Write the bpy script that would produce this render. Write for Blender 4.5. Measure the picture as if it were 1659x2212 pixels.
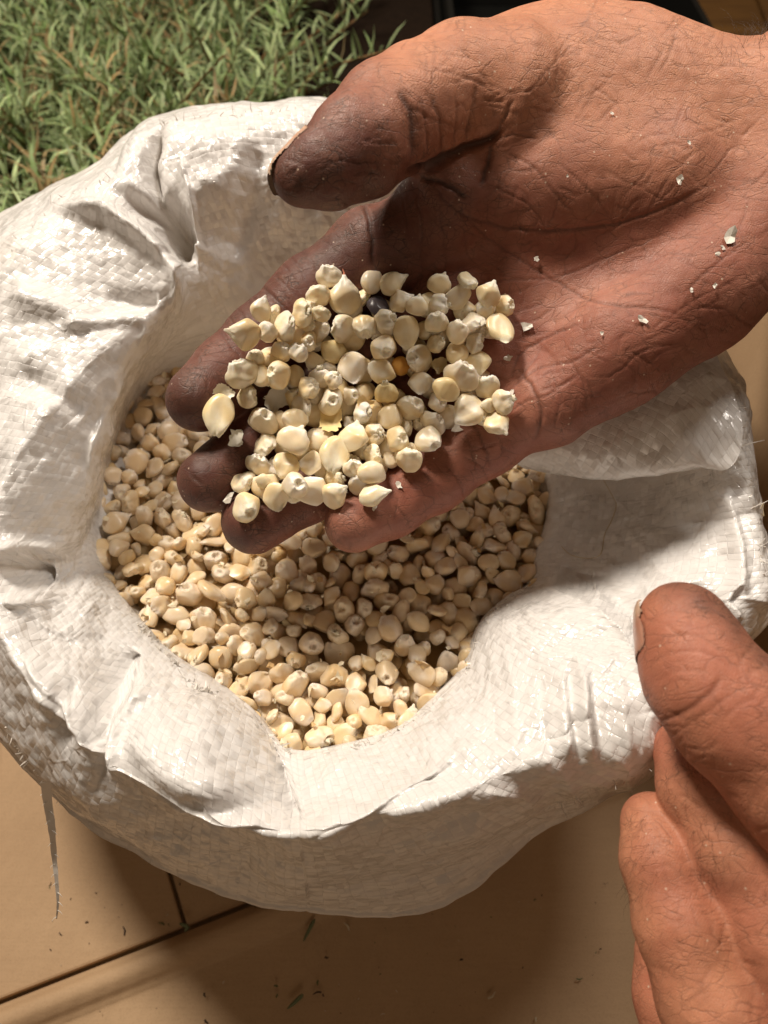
import bpy, math, random
import numpy as np
from mathutils import Vector, Matrix

# ------------------------------------------------------------------ scene, camera, light
for o in list(bpy.data.objects):
    bpy.data.objects.remove(o)
scene = bpy.context.scene
COL = scene.collection
MM = 0.001
F = 1609.0            # focal length in reference units, picture 1659 x 2212 of them
TILT = math.radians(35.0)
CT, ST = math.cos(TILT), math.sin(TILT)
ZC = 453.0            # camera height, mm
MZ = 200.0            # level of the grain in the sack, mm

cam_d = bpy.data.cameras.new('camera')
cam = bpy.data.objects.new('camera', cam_d)
COL.objects.link(cam)
cam.location = (0, 0, ZC * MM)
cam.rotation_euler = (TILT, 0, 0)
cam_d.sensor_fit = 'VERTICAL'
cam_d.sensor_height = 24.0
cam_d.sensor_width = 18.0
cam_d.lens = 24.0 * F / 2212.0
cam_d.clip_start = 0.01
cam_d.clip_end = 50.0
cam_d.dof.use_dof = True
cam_d.dof.focus_distance = 0.243
cam_d.dof.aperture_fstop = 8.5
scene.camera = cam
scene.render.resolution_x = 768
scene.render.resolution_y = 1024

world = bpy.data.worlds.new('World')
scene.world = world
world.use_nodes = True
bg = world.node_tree.nodes['Background']
bg.inputs[0].default_value = (1.0, 0.66, 0.38, 1)
bg.inputs[1].default_value = 0.075

scene.view_settings.view_transform = 'Standard'
scene.view_settings.look = 'None'
scene.view_settings.gamma = 1.0
scene.view_settings.exposure = 0.0

def area_lamp(name, pos, target, size, power, color):
    l = bpy.data.lights.new(name, 'AREA')
    l.shape = 'DISK'
    l.size = size
    l.energy = power
    l.color = color
    o = bpy.data.objects.new(name, l)
    o.location = pos
    o.rotation_euler = (Vector(target) - Vector(pos)).to_track_quat('-Z', 'Y').to_euler()
    COL.objects.link(o)
    return o
LT = Vector((0.0, 0.15, 0.2))
LD = Vector((0.36, 0.46, 0.81)).normalized()
area_lamp('ceiling_lamp', LT + LD * 0.95, LT, 0.2, 4.2, (1.0, 0.91, 0.81))
area_lamp('overhead_lamp', LT + Vector((-0.37, 0.40, 0.84)).normalized() * 1.1, LT, 0.22, 15.5, (1.0, 0.885, 0.75))
area_lamp('front_fill', (0.1, -0.9, 0.9), LT, 0.5, 1.2, (1.0, 0.78, 0.58))  # fill light added from the front, stands for no actual lamp

# ------------------------------------------------------------------ geometry of the view, in mm
def W(px, py, d):
    """point on the line of sight (px,py) at axial distance d mm -> world mm"""
    px = np.asarray(px, float); py = np.asarray(py, float); d = np.asarray(d, float)
    x = (px - 829.5) / F * d
    k = (py - 1106.0) / F
    y = d * (ST - k * CT)
    z = ZC - d * (CT + k * ST)
    return np.stack(np.broadcast_arrays(x, y, z), -1)
def H(px, py, h):
    """point at height h mm above the grain level"""
    k = (np.asarray(py, float) - 1106.0) / F
    d = (ZC - MZ - np.asarray(h, float)) / (CT + k * ST)
    return W(px, py, d)
def proj(P):
    """world mm -> px, py, d"""
    x = P[..., 0]; y = P[..., 1]; z = P[..., 2] - ZC
    d = y * ST - z * CT
    up = y * CT + z * ST
    return 829.5 + x / d * F, 1106.0 - up / d * F, d
CAMB = np.array([[1, 0, 0], [0, CT, ST], [0, -ST, CT]])    # rows: right, up, toward camera
def cam2world(C):
    """(X right, Y up, D depth) mm -> world mm"""
    P = C[:, 0:1] * CAMB[0] + C[:, 1:2] * CAMB[1] - C[:, 2:3] * CAMB[2]
    P[:, 2] += ZC
    return P

# ------------------------------------------------------------------ numpy noise
_rs = np.random.RandomState(7)
_perm = _rs.permutation(256); _perm = np.concatenate([_perm, _perm, _perm])
_grad = _rs.normal(size=(256, 3)); _grad /= np.linalg.norm(_grad, axis=1)[:, None]
def noise(P, s=1.0, off=0.0):
    Q = P / s + off
    i = np.floor(Q).astype(int); f = Q - i; i &= 255
    u = f * f * f * (f * (f * 6 - 15) + 10)
    r = 0
    for a in (0, 1):
        for b in (0, 1):
            for c in (0, 1):
                g = _grad[_perm[_perm[_perm[i[:, 0] + a] + i[:, 1] + b] + i[:, 2] + c] & 255]
                w = (u[:, 0] if a else 1 - u[:, 0]) * (u[:, 1] if b else 1 - u[:, 1]) * (u[:, 2] if c else 1 - u[:, 2])
                r = r + w * ((f - (a, b, c)) * g).sum(1)
    return r * 1.5
def sstep(a, b, x):
    t = np.clip((x - a) / (b - a), 0, 1)
    return t * t * (3 - 2 * t)

# ------------------------------------------------------------------ mesh helpers
def mesh(name, V, Fq, mat=None, smooth=True, attrs=None, cols=None):
    """V in mm (n,3); Fq (m,3|4) int array"""
    me = bpy.data.meshes.new(name)
    V = np.asarray(V, np.float32) * MM
    Fq = np.asarray(Fq, np.int32)
    k = Fq.shape[1]
    me.vertices.add(len(V)); me.vertices.foreach_set('co', V.ravel())
    me.loops.add(Fq.size); me.loops.foreach_set('vertex_index', Fq.ravel())
    me.polygons.add(len(Fq))
    me.polygons.foreach_set('loop_start', np.arange(0, Fq.size, k, dtype=np.int32))
    try:
        me.polygons.foreach_set('loop_total', np.full(len(Fq), k, np.int32))
    except Exception:
        pass
    me.polygons.foreach_set('use_smooth', np.full(len(Fq), smooth))
    me.update(calc_edges=True)
    for n, a in (attrs or {}).items():
        a = np.asarray(a, np.float32)
        if a.ndim == 1:
            at = me.attributes.new(n, 'FLOAT', 'POINT'); at.data.foreach_set('value', a)
        else:
            at = me.attributes.new(n, 'FLOAT_VECTOR', 'POINT'); at.data.foreach_set('vector', a.ravel())
    if cols is not None:
        at = me.attributes.new('col', 'FLOAT_COLOR', 'POINT')
        c = np.ones((len(V), 4), np.float32); c[:, :3] = cols
        at.data.foreach_set('color', c.ravel())
    if mat: me.materials.append(mat)
    return me
def ob(name, me, parent=None, label=None, cat=None, group=None, kind=None, loc=None):
    o = bpy.data.objects.new(name, me)
    COL.objects.link(o)
    if parent is not None: o.parent = parent
    if loc is not None: o.location = loc
    if label: o['label'] = label
    if cat: o['category'] = cat
    if group: o['group'] = group
    if kind: o['kind'] = kind
    return o
def grid_faces(nu, nv, wrap=False):
    """vertices indexed u*nv+v"""
    U = np.arange(nu if wrap else nu - 1)[:, None]; V_ = np.arange(nv - 1)[None, :]
    U2 = (U + 1) % nu
    a = U * nv + V_; b = U2 * nv + V_
    return np.stack([a, b, b + 1, a + 1], -1).reshape(-1, 4)
def grid_normals(G, wrap=False):
    """G (nu,nv,3)"""
    if wrap: du = np.roll(G, -1, 0) - np.roll(G, 1, 0)
    else: du = np.gradient(G, axis=0)
    dv = np.gradient(G, axis=1)
    n = np.cross(du, dv); return n / (np.linalg.norm(n, axis=-1, keepdims=True) + 1e-9)
def vnormals(V, Fq):
    n = np.cross(V[Fq[:, 2]] - V[Fq[:, 0]], V[Fq[:, -1]] - V[Fq[:, 1]])
    N = np.zeros_like(V)
    for k in range(Fq.shape[1]):
        for c in range(3):
            N[:, c] += np.bincount(Fq[:, k], n[:, c], len(V))
    return N / (np.linalg.norm(N, axis=1, keepdims=True) + 1e-9)
class Build:
    """collects simple pieces into one mesh"""
    def __init__(s): s.V = []; s.F = []; s.C = []; s.n = 0
    def add(s, V, Fq, col=None):
        V = np.asarray(V, float); Fq = np.asarray(Fq, int)
        if Fq.shape[1] == 3: Fq = np.concatenate([Fq, Fq[:, 2:3]], 1)
        s.V.append(V); s.F.append(Fq + s.n); s.n += len(V)
        s.C.append(np.tile(col if col is not None else (1, 1, 1), (len(V), 1)) if np.ndim(col) < 2 else col)
    def tube(s, P, r, sides=5, col=None):
        P = np.asarray(P, float); n = len(P)
        r = np.broadcast_to(np.asarray(r, float), (n,))
        T = np.gradient(P, axis=0); T /= np.linalg.norm(T, axis=1)[:, None] + 1e-9
        ref = np.array([0.3, 0.2, 0.93]); A = np.cross(T, ref); A /= np.linalg.norm(A, axis=1)[:, None] + 1e-9
        B = np.cross(T, A)
        an = np.arange(sides) * 2 * np.pi / sides
        V = P[:, None] + r[:, None, None] * (np.cos(an)[None, :, None] * A[:, None] + np.sin(an)[None, :, None] * B[:, None])
        f = []
        for i in range(n - 1):
            for j in range(sides):
                f.append((i * sides + j, i * sides + (j + 1) % sides, (i + 1) * sides + (j + 1) % sides, (i + 1) * sides + j))
        s.add(V.reshape(-1, 3), f, col)
    def ribbon(s, P, Nn, w, col=None):
        P = np.asarray(P, float); T = np.gradient(P, axis=0)
        S = np.cross(T, Nn); S /= np.linalg.norm(S, axis=1)[:, None] + 1e-9
        w = np.broadcast_to(np.asarray(w, float), (len(P),))[:, None]
        V = np.stack([P - S * w / 2, P + S * w / 2], 1).reshape(-1, 3)
        f = [(2 * i, 2 * i + 1, 2 * i + 3, 2 * i + 2) for i in range(len(P) - 1)]
        s.add(V, f, col)
    def build(s, name, mat, smooth=True):
        V = np.concatenate(s.V); Fq = np.concatenate(s.F)
        m = bpy.data.meshes.new(name)
        tri = Fq[:, 3] == Fq[:, 2]
        faces = [tuple(f[:3]) if t else tuple(f) for f, t in zip(Fq.tolist(), tri)]
        m.from_pydata((V * MM).tolist(), [], faces)
        m.polygons.foreach_set('use_smooth', np.full(len(faces), smooth))
        at = m.attributes.new('col', 'FLOAT_COLOR', 'POINT')
        c = np.ones((len(V), 4), np.float32); c[:, :3] = np.concatenate(s.C)
        at.data.foreach_set('color', c.ravel())
        m.materials.append(mat); m.update()
        return m
def catmull(P, n, wrap=False):
    """P (k,3) -> n points evenly in parameter, centripetal-like (uniform) Catmull-Rom"""
    P = np.asarray(P, float); k = len(P)
    if wrap:
        t = np.arange(n) / n * k
    else:
        t = np.linspace(0, k - 1, n)
    i = np.floor(t).astype(int)
    if not wrap: i = np.minimum(i, k - 2)
    f = (t - i)
    f = f.reshape((-1,) + (1,) * (P.ndim - 1))
    g = (lambda j: P[j % k]) if wrap else (lambda j: P[np.clip(j, 0, k - 1)])
    a, b, c, d = g(i - 1), g(i), g(i + 1), g(i + 2)
    return 0.5 * (2 * b + (c - a) * f + (2 * a - 5 * b + 4 * c - d) * f ** 2 + (3 * b - a - 3 * c + d) * f ** 3)
def seg_dist(px, py, pts):
    """distance of many pixels to a polyline, and position 0..1 along it"""
    best = np.full(px.shape, 1e9); bt = np.zeros(px.shape); side = np.zeros(px.shape)
    n = len(pts) - 1
    for i in range(n):
        ax, ay = pts[i]; bx, by = pts[i + 1]
        dx, dy = bx - ax, by - ay; L = dx * dx + dy * dy + 1e-9
        t = np.clip(((px - ax) * dx + (py - ay) * dy) / L, 0, 1)
        ex, ey = px - ax - t * dx, py - ay - t * dy
        dd = np.hypot(ex, ey); m = dd < best
        best = np.where(m, dd, best); bt = np.where(m, (i + t) / n, bt)
        side = np.where(m, np.sign(dx * ey - dy * ex), side)
    return best, bt, side

# ------------------------------------------------------------------ material helpers
class NT:
    def __init__(s, name):
        s.m = bpy.data.materials.new(name); s.m.use_nodes = True
        s.t = s.m.node_tree; s.p = s.t.nodes['Principled BSDF']; s.out = s.t.nodes['Material Output']
    def n(s, typ, **kw):
        x = s.t.nodes.new(typ)
        for k, v in kw.items(): setattr(x, k, v)
        return x
    def put(s, sock, v):
        if isinstance(v, bpy.types.NodeSocket): s.t.links.new(v, sock)
        else: sock.default_value = v
    def m2(s, op, a, b=0.0, c=None, clamp=False):
        x = s.n('ShaderNodeMath', operation=op, use_clamp=clamp)
        s.put(x.inputs[0], a); s.put(x.inputs[1], b)
        if c is not None: s.put(x.inputs[2], c)
        return x.outputs[0]
    def mix(s, f, a, b, blend='MIX'):
        x = s.n('ShaderNodeMix', data_type='RGBA', blend_type=blend)
        s.put(x.inputs[0], f)
        s.put(x.inputs[6], a if isinstance(a, bpy.types.NodeSocket) else tuple(a) + (1,))
        s.put(x.inputs[7], b if isinstance(b, bpy.types.NodeSocket) else tuple(b) + (1,))
        return x.outputs[2]
    def ramp(s, v, a, b, lo=0.0, hi=1.0):
        x = s.n('ShaderNodeMapRange'); s.put(x.inputs[0], v)
        s.put(x.inputs[1], a); s.put(x.inputs[2], b); s.put(x.inputs[3], lo); s.put(x.inputs[4], hi)
        return x.outputs[0]
    def attr(s, name, out='Fac'):
        x = s.n('ShaderNodeAttribute', attribute_name=name); return x.outputs[out]
    def obj(s): return s.n('ShaderNodeTexCoord').outputs['Object']
    def noise(s, vec, scale, detail=3, rough=0.55, dist=0.0):
        x = s.n('ShaderNodeTexNoise'); s.put(x.inputs['Vector'], vec)
        x.inputs['Scale'].default_value = scale; x.inputs['Detail'].default_value = detail
        x.inputs['Roughness'].default_value = rough; x.inputs['Distortion'].default_value = dist
        return x.outputs['Fac']
    def voro(s, vec, scale, feature='DISTANCE_TO_EDGE', out='Distance'):
        x = s.n('ShaderNodeTexVoronoi', feature=feature); s.put(x.inputs['Vector'], vec)
        x.inputs['Scale'].default_value = scale
        return x.outputs[out]
    def mapping(s, vec, rot=(0, 0, 0), scale=(1, 1, 1)):
        x = s.n('ShaderNodeMapping'); s.put(x.inputs[0], vec)
        x.inputs['Rotation'].default_value = rot; x.inputs['Scale'].default_value = scale
        return x.outputs[0]
    def bump(s, h, strength, dist, normal=None):
        x = s.n('ShaderNodeBump'); x.inputs['Strength'].default_value = strength
        x.inputs['Distance'].default_value = dist; s.put(x.inputs['Height'], h)
        if normal is not None: s.put(x.inputs['Normal'], normal)
        return x.outputs[0]
    def set(s, **kw):
        names = dict(base='Base Color', rough='Roughness', normal='Normal', sss='Subsurface Weight', spec='Specular IOR Level',
                     coat='Coat Weight', coatr='Coat Roughness', sscale='Subsurface Scale', alpha='Alpha', trans='Transmission Weight')
        for k, v in kw.items():
            sock = s.p.inputs[names[k]]
            if k == 'base' and not isinstance(v, bpy.types.NodeSocket): v = tuple(v) + (1,)
            s.put(sock, v)
        return s

def mat_skin():
    t = NT('skin')
    c = t.attr('col', 'Color'); oc = t.obj()
    cr = t.attr('crease')
    n1 = t.noise(oc, 180, 4, 0.6); n2 = t.noise(oc, 900, 3, 0.6)
    # fine skin network: cells of about a millimetre, stretched across the lines of the palm
    warp = t.n('ShaderNodeVectorMath', operation='MULTIPLY_ADD')
    nn = t.n('ShaderNodeTexNoise'); t.put(nn.inputs['Vector'], oc); nn.inputs['Scale'].default_value = 120
    t.put(warp.inputs[0], nn.outputs['Color']); warp.inputs[1].default_value = (0.004,) * 3; t.put(warp.inputs[2], oc)
    wv = warp.outputs[0]
    v1 = t.voro(t.mapping(wv, (0.2, 0.1, 0.6), (1, 1.9, 1.3)), 330)
    v2 = t.voro(t.mapping(wv, (0.1, 0.3, -0.7), (1, 2.2, 1.2)), 900)
    l1 = t.ramp(v1, 0.0, 0.09, 1, 0); l2 = t.ramp(v2, 0.0, 0.12, 1, 0)
    wav = t.n('ShaderNodeTexWave'); t.put(wav.inputs['Vector'], t.mapping(wv, (0, 0, 0.5)))
    wav.inputs['Scale'].default_value = 480; wav.inputs['Distortion'].default_value = 4; wav.inputs['Detail'].default_value = 1
    dirt = t.attr('dirt')
    v3 = t.voro(t.mapping(wv, (0, 0, 0.6), (0.28, 1.0, 0.6)), 190); v4 = t.voro(t.mapping(wv, (0, 0, -0.95), (0.25, 1.0, 0.6)), 240); v5 = t.voro(t.mapping(wv, (0, 0, 1.5), (0.3, 1.0, 0.6)), 300)
    nm = t.noise(oc, 70, 3, 0.6)
    l3 = t.m2('MULTIPLY', t.ramp(v3, 0.0, 0.035, 1, 0), t.ramp(nm, 0.46, 0.66)); l4 = t.m2('MULTIPLY', t.ramp(v4, 0.0, 0.035, 1, 0), t.ramp(nm, 0.54, 0.38))
    l5 = t.m2('MULTIPLY', t.ramp(v5, 0.0, 0.04, 1, 0), t.ramp(n1, 0.4, 0.6))
    ll = t.m2('MAXIMUM', t.m2('MAXIMUM', l3, l4), l5)
    lines = t.m2('MULTIPLY', l1, t.ramp(n1, 0.45, 0.62))
    dk = t.m2('MULTIPLY', lines, t.m2('MULTIPLY_ADD', dirt, 0.55, 0.25), clamp=True)
    base = t.mix(t.ramp(n1, 0.3, 0.72), t.mix(0.22, c, (0.20, 0.045, 0.03)), t.mix(0.12, c, (0.72, 0.34, 0.20)))
    base = t.mix(dk, base, (0.035, 0.018, 0.014))
    base = t.mix(t.m2('MULTIPLY', ll, t.m2('MULTIPLY_ADD', dirt, 0.35, 0.36)), base, (0.06, 0.028, 0.02))
    base = t.mix(t.m2('MULTIPLY', cr, 0.8, clamp=True), base, (0.03, 0.015, 0.012))
    # dry flecks and dust
    spk = t.voro(oc, 420, 'F1')
    rnd = t.n('ShaderNodeTexVoronoi', feature='F1'); t.put(rnd.inputs['Vector'], oc); rnd.inputs['Scale'].default_value = 420
    sep = t.n('ShaderNodeSeparateColor'); t.put(sep.inputs[0], rnd.outputs['Color'])
    fl = t.m2('MULTIPLY', t.ramp(spk, 0.08, 0.16, 1, 0), t.m2('GREATER_THAN', sep.outputs[0], 0.88))
    base = t.mix(t.m2('MULTIPLY', fl, 0.7), base, (0.70, 0.55, 0.42))
    h = t.m2('MULTIPLY_ADD', ll, -0.55, t.m2('MULTIPLY', lines, -0.35))
    h = t.m2('MULTIPLY_ADD', l2, -0.22, h)
    h = t.m2('MULTIPLY_ADD', wav.outputs['Fac'], 0.16, h)
    h = t.m2('MULTIPLY_ADD', n2, 0.35, h)
    nb = t.bump(h, 0.5, 0.0003)
    t.set(base=base, rough=t.m2('MULTIPLY_ADD', n2, 0.2, 0.40), normal=nb, sss=0.10, sscale=0.003, spec=0.36)
    t.p.inputs['Subsurface Radius'].default_value = (1.0, 0.35, 0.2)
    return t.m
def mat_kernel():
    t = NT('maize_kernel')
    c = t.attr('col', 'Color'); oi = t.n('ShaderNodeObjectInfo'); oc = t.obj()
    base = t.mix(1.0, c, oi.outputs['Color'], 'MULTIPLY')
    hull = t.attr('hull')
    n = t.noise(oc, 500, 4, 0.6)
    st = t.noise(t.mapping(oc, (0, 0, 0), (1, 0.3, 1)), 1100, 4, 0.65)
    base = t.mix(t.m2('MULTIPLY', t.ramp(n, 0.3, 0.75), 0.35), base, t.mix(1.0, base, (0.80, 0.72, 0.58), 'MULTIPLY'))
    h = t.m2('MULTIPLY_ADD', st, t.m2('MULTIPLY_ADD', hull, 0.9, 0.05), t.m2('MULTIPLY', n, 0.25))
    t.set(base=base, rough=t.m2('MULTIPLY_ADD', hull, 0.2, 0.30), normal=t.bump(h, 0.4, 0.0004), sss=0.2, sscale=0.0035, spec=0.4)
    t.p.inputs['Subsurface Radius'].default_value = (1.0, 0.75, 0.45)
    return t.m
def mat_weave(name='woven_sack'):
    """white tape cloth; 'weave' holds cloth coordinates counted in tapes"""
    t = NT(name)
    uv = t.attr('weave', 'Vector'); oc = t.obj()
    nn = t.n('ShaderNodeTexNoise'); t.put(nn.inputs['Vector'], uv); nn.inputs['Scale'].default_value = 0.35; nn.inputs['Detail'].default_value = 2
    w = t.n('ShaderNodeVectorMath', operation='MULTIPLY_ADD')
    t.put(w.inputs[0], nn.outputs['Color']); w.inputs[1].default_value = (0.45, 0.45, 0); t.put(w.inputs[2], uv)
    sp = t.n('ShaderNodeSeparateXYZ'); t.put(sp.inputs[0], w.outputs[0])
    u, v = sp.outputs[0], sp.outputs[1]
    fu, fv = t.m2('FRACT', u), t.m2('FRACT', v); iu, iv = t.m2('FLOOR', u), t.m2('FLOOR', v)
    par = t.m2('GREATER_THAN', t.m2('PINGPONG', t.m2('ADD', iu, iv), 1.0), 0.5)
    def arch(f): return t.m2('POWER', t.m2('SINE', t.m2('MULTIPLY', f, math.pi)), 0.38)
    def edge(f): return t.ramp(t.m2('ABSOLUTE', t.m2('SUBTRACT', f, 0.5)), 0.465, 0.5, 1.0, 0.35)
    h0 = t.m2('MULTIPLY', arch(fv), edge(fu)); h1 = t.m2('MULTIPLY', arch(fu), edge(fv))
    h = t.m2('ADD', t.m2('MULTIPLY', h0, t.m2('SUBTRACT', 1.0, par)), t.m2('MULTIPLY', h1, par))
    cell = t.n('ShaderNodeCombineXYZ'); t.put(cell.inputs[0], iu); t.put(cell.inputs[1], iv)
    wn = t.n('ShaderNodeTexWhiteNoise', noise_dimensions='2D'); t.put(wn.inputs['Vector'], cell.outputs[0])
    sc = t.n('ShaderNodeSeparateColor'); t.put(sc.inputs[0], wn.outputs['Color'])
    fac = t.m2('ADD', t.m2('MULTIPLY', t.m2('SUBTRACT', fu, 0.5), t.m2('SUBTRACT', sc.outputs[0], 0.5)),
               t.m2('MULTIPLY', t.m2('SUBTRACT', fv, 0.5), t.m2('SUBTRACT', sc.outputs[1], 0.5)))
    flat = t.attr('plain')                       # where the weave flattens and the tone goes slightly darker
    amp = t.m2('SUBTRACT', 1.0, t.m2('MULTIPLY', flat, 0.92))
    hh = t.m2('MULTIPLY', h, amp)
    stw = t.n('ShaderNodeMix', data_type='FLOAT')
    t.put(stw.inputs[0], par)
    t.put(stw.inputs[2], t.noise(t.mapping(w.outputs[0], (0, 0, 0), (14, 0.6, 1)), 1, 2))
    t.put(stw.inputs[3], t.noise(t.mapping(w.outputs[0], (0, 0, 0), (0.6, 14, 1)), 1, 2))
    fib = stw.outputs[0]
    crk = t.voro(t.mapping(oc, (0.3, 0.5, 0.2), (1, 1, 1)), 70)
    crn = t.noise(oc, 60, 3)
    crease = t.m2('MULTIPLY', t.ramp(crk, 0.0, 0.05, 1, 0), t.ramp(crn, 0.5, 0.6))
    h2 = t.m2('MULTIPLY_ADD', fib, 0.16, hh)
    h2 = t.m2('MULTIPLY_ADD', t.noise(oc, 450, 4, 0.6), 0.45, h2)
    geo = t.n('ShaderNodeNewGeometry')
    vs = t.n('ShaderNodeVectorMath', operation='SUBTRACT'); t.put(vs.inputs[0], wn.outputs['Color']); vs.inputs[1].default_value = (0.5, 0.5, 0.5)
    vm = t.n('ShaderNodeVectorMath', operation='SCALE'); t.put(vm.inputs[0], vs.outputs[0]); t.put(vm.inputs['Scale'], t.m2('MULTIPLY', amp, 0.27))
    va = t.n('ShaderNodeVectorMath', operation='ADD'); t.put(va.inputs[0], geo.outputs['Normal']); t.put(va.inputs[1], vm.outputs[0])
    ck = t.n('ShaderNodeTexVoronoi', feature='F1'); t.put(ck.inputs['Vector'], uv); ck.inputs['Scale'].default_value = 1.15
    v2s = t.n('ShaderNodeVectorMath', operation='SUBTRACT'); t.put(v2s.inputs[0], ck.outputs['Color']); v2s.inputs[1].default_value = (0.5, 0.5, 0.5)
    v2m = t.n('ShaderNodeVectorMath', operation='SCALE'); t.put(v2m.inputs[0], v2s.outputs[0]); v2m.inputs['Scale'].default_value = 0.24
    vb = t.n('ShaderNodeVectorMath', operation='ADD'); t.put(vb.inputs[0], va.outputs[0]); t.put(vb.inputs[1], v2m.outputs[0])
    vn = t.n('ShaderNodeVectorMath', operation='NORMALIZE'); t.put(vn.inputs[0], vb.outputs[0])
    nb = t.bump(h2, 0.6, 0.0003, vn.outputs[0])
    nb = t.bump(crease, 0.3, 0.0006, nb)
    tone = t.mix(sc.outputs[2], (0.86, 0.845, 0.83), (0.79, 0.775, 0.76))
    tone = t.mix(t.m2('MULTIPLY', t.ramp(fib, 0.55, 0.8), 0.25), tone, (0.55, 0.50, 0.48))
    gap = t.m2('MULTIPLY', t.ramp(h, 0.0, 0.2, 1, 0), t.m2('MULTIPLY', amp, 0.12))
    tone = t.mix(gap, tone, (0.45, 0.38, 0.32))
    stain = t.ramp(t.noise(oc, 30, 5, 0.65), 0.60, 0.78)
    tone = t.mix(t.m2('MULTIPLY', stain, 0.28), tone, (0.56, 0.42, 0.26))
    tone = t.mix(t.m2('MULTIPLY', flat, 0.55), tone, (0.70, 0.655, 0.61))
    # bare glassy tapes in the seam band low on the outside
    cw = t.n('ShaderNodeTexWhiteNoise', noise_dimensions='1D'); t.put(cw.inputs['W'], t.m2('FLOOR', t.m2('MULTIPLY', u, 0.8)))
    bandf = t.m2('MULTIPLY', t.attr('band'), t.m2('GREATER_THAN', cw.outputs['Value'], 0.62))
    tone = t.mix(t.m2('MULTIPLY', bandf, 0.55), tone, (0.50, 0.45, 0.43))
    t.set(base=tone, rough=t.m2('MULTIPLY_ADD', sc.outputs[1], 0.12, 0.13), normal=nb, spec=0.75)
    tr = t.n('ShaderNodeBsdfTranslucent'); tr.inputs[0].default_value = (0.78, 0.68, 0.55, 1); t.put(tr.inputs['Normal'], nb)
    ms = t.n('ShaderNodeMixShader'); ms.inputs[0].default_value = 0.16
    t.t.links.new(t.p.outputs[0], ms.inputs[1]); t.t.links.new(tr.outputs[0], ms.inputs[2])
    t.t.links.new(ms.outputs[0], t.out.inputs[0])
    return t.m
def mat_card(name, col, dark):
    t = NT(name); oc = t.obj()
    n = t.noise(oc, 9, 5, 0.6); n2 = t.noise(t.mapping(oc, (0, 0, 0.3), (1, 14, 1)), 60, 4); n3 = t.noise(oc, 1200, 3)
    b = t.mix(t.ramp(n, 0.3, 0.7), col, dark)
    b = t.mix(t.m2('MULTIPLY', t.ramp(n2, 0.4, 0.7), 0.3), b, dark)
    b = t.mix(t.m2('MULTIPLY', t.ramp(n3, 0.5, 0.8), 0.25), b, (0.2, 0.12, 0.06))
    cor = t.n('ShaderNodeTexWave'); t.put(cor.inputs['Vector'], t.mapping(oc, (0, 0, 0.42))); cor.inputs['Scale'].default_value = 45
    h = t.m2('ADD', t.m2('MULTIPLY', n3, 0.4), t.m2('MULTIPLY', cor.outputs['Fac'], 0.25))
    h = t.m2('MULTIPLY_ADD', n, 2.0, h)
    t.set(base=b, rough=0.72, normal=t.bump(h, 0.5, 0.0006), spec=0.3)
    return t.m
def mat_leaf():
    t = NT('leaf'); c = t.attr('col', 'Color'); oc = t.obj()
    n = t.noise(oc, 250, 3)
    b = t.mix(t.ramp(n, 0.35, 0.7), c, t.mix(0.5, c, (0.30, 0.34, 0.22)))
    t.set(base=b, rough=0.6, spec=0.35, sss=0.1, sscale=0.002)
    tr = t.n('ShaderNodeBsdfTranslucent'); t.put(tr.inputs[0], b)
    ms = t.n('ShaderNodeMixShader'); ms.inputs[0].default_value = 0.2
    t.t.links.new(t.p.outputs[0], ms.inputs[1]); t.t.links.new(tr.outputs[0], ms.inputs[2]); t.t.links.new(ms.outputs[0], t.out.inputs[0])
    return t.m
def mat_plain(name, col, rough=0.6, spec=0.4, usecol=False, var=0.3, scale=300, sss=0.0):
    t = NT(name); oc = t.obj(); n = t.noise(oc, scale, 4)
    c = t.attr('col', 'Color') if usecol else None
    b0 = c if usecol else col
    b = t.mix(t.m2('MULTIPLY', t.ramp(n, 0.3, 0.7), var), b0, tuple(x * 0.5 for x in col) if not usecol else t.mix(0.6, c, (0.1, 0.07, 0.04)))
    t.set(base=b, rough=rough, spec=spec, normal=t.bump(n, 0.3, 0.0004), sss=sss, sscale=0.002)
    return t.m
M_SKIN = mat_skin(); M_KERNEL = mat_kernel(); M_SACK = mat_weave()
M_CARD = mat_card('cardboard', (0.50, 0.345, 0.205), (0.39, 0.26, 0.15))
M_LEAF = mat_leaf()
# ------------------------------------------------------------------ floor, box and surroundings
def slab(x0, x1, y0, y1, z0, z1, bev=1.5, rot=None, nx=2, ny=2, wob=0.0):
    b = Build()
    X = np.linspace(x0, x1, nx); Y = np.linspace(y0, y1, ny)
    G = np.stack(np.meshgrid(X, Y, indexing='ij'), -1).reshape(-1, 2)
    zt = np.full(len(G), z1)
    if wob: zt = zt + noise(np.c_[G, np.zeros(len(G))], 90.0) * wob
    top = np.c_[G, zt]; bot = np.c_[G, np.full(len(G), z0)]
    f = []
    i = lambda a, c: a * ny + c
    for a in range(nx - 1):
        for c in range(ny - 1):
            f.append((i(a, c), i(a + 1, c), i(a + 1, c + 1), i(a, c + 1)))
    n = len(G)
    f2 = [(q[3] + n, q[2] + n, q[1] + n, q[0] + n) for q in f]
    ring = [i(a, 0) for a in range(nx)] + [i(nx - 1, c) for c in range(1, ny)] + [i(a, ny - 1) for a in range(nx - 2, -1, -1)] + [i(0, c) for c in range(ny - 2, 0, -1)]
    f3 = [(ring[j], ring[j] + n, ring[(j + 1) % len(ring)] + n, ring[(j + 1) % len(ring)]) for j in range(len(ring))]
    V = np.concatenate([top, bot])
    if rot is not None:
        (cx, cy, a) = rot
        R = np.array([[math.cos(a), -math.sin(a)], [math.sin(a), math.cos(a)]])
        V[:, :2] = (V[:, :2] - (cx, cy)) @ R.T + (cx, cy)
    b.add(V, f + f2 + f3)
    return b
M_WOOD = NT('dark_wood')
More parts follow.
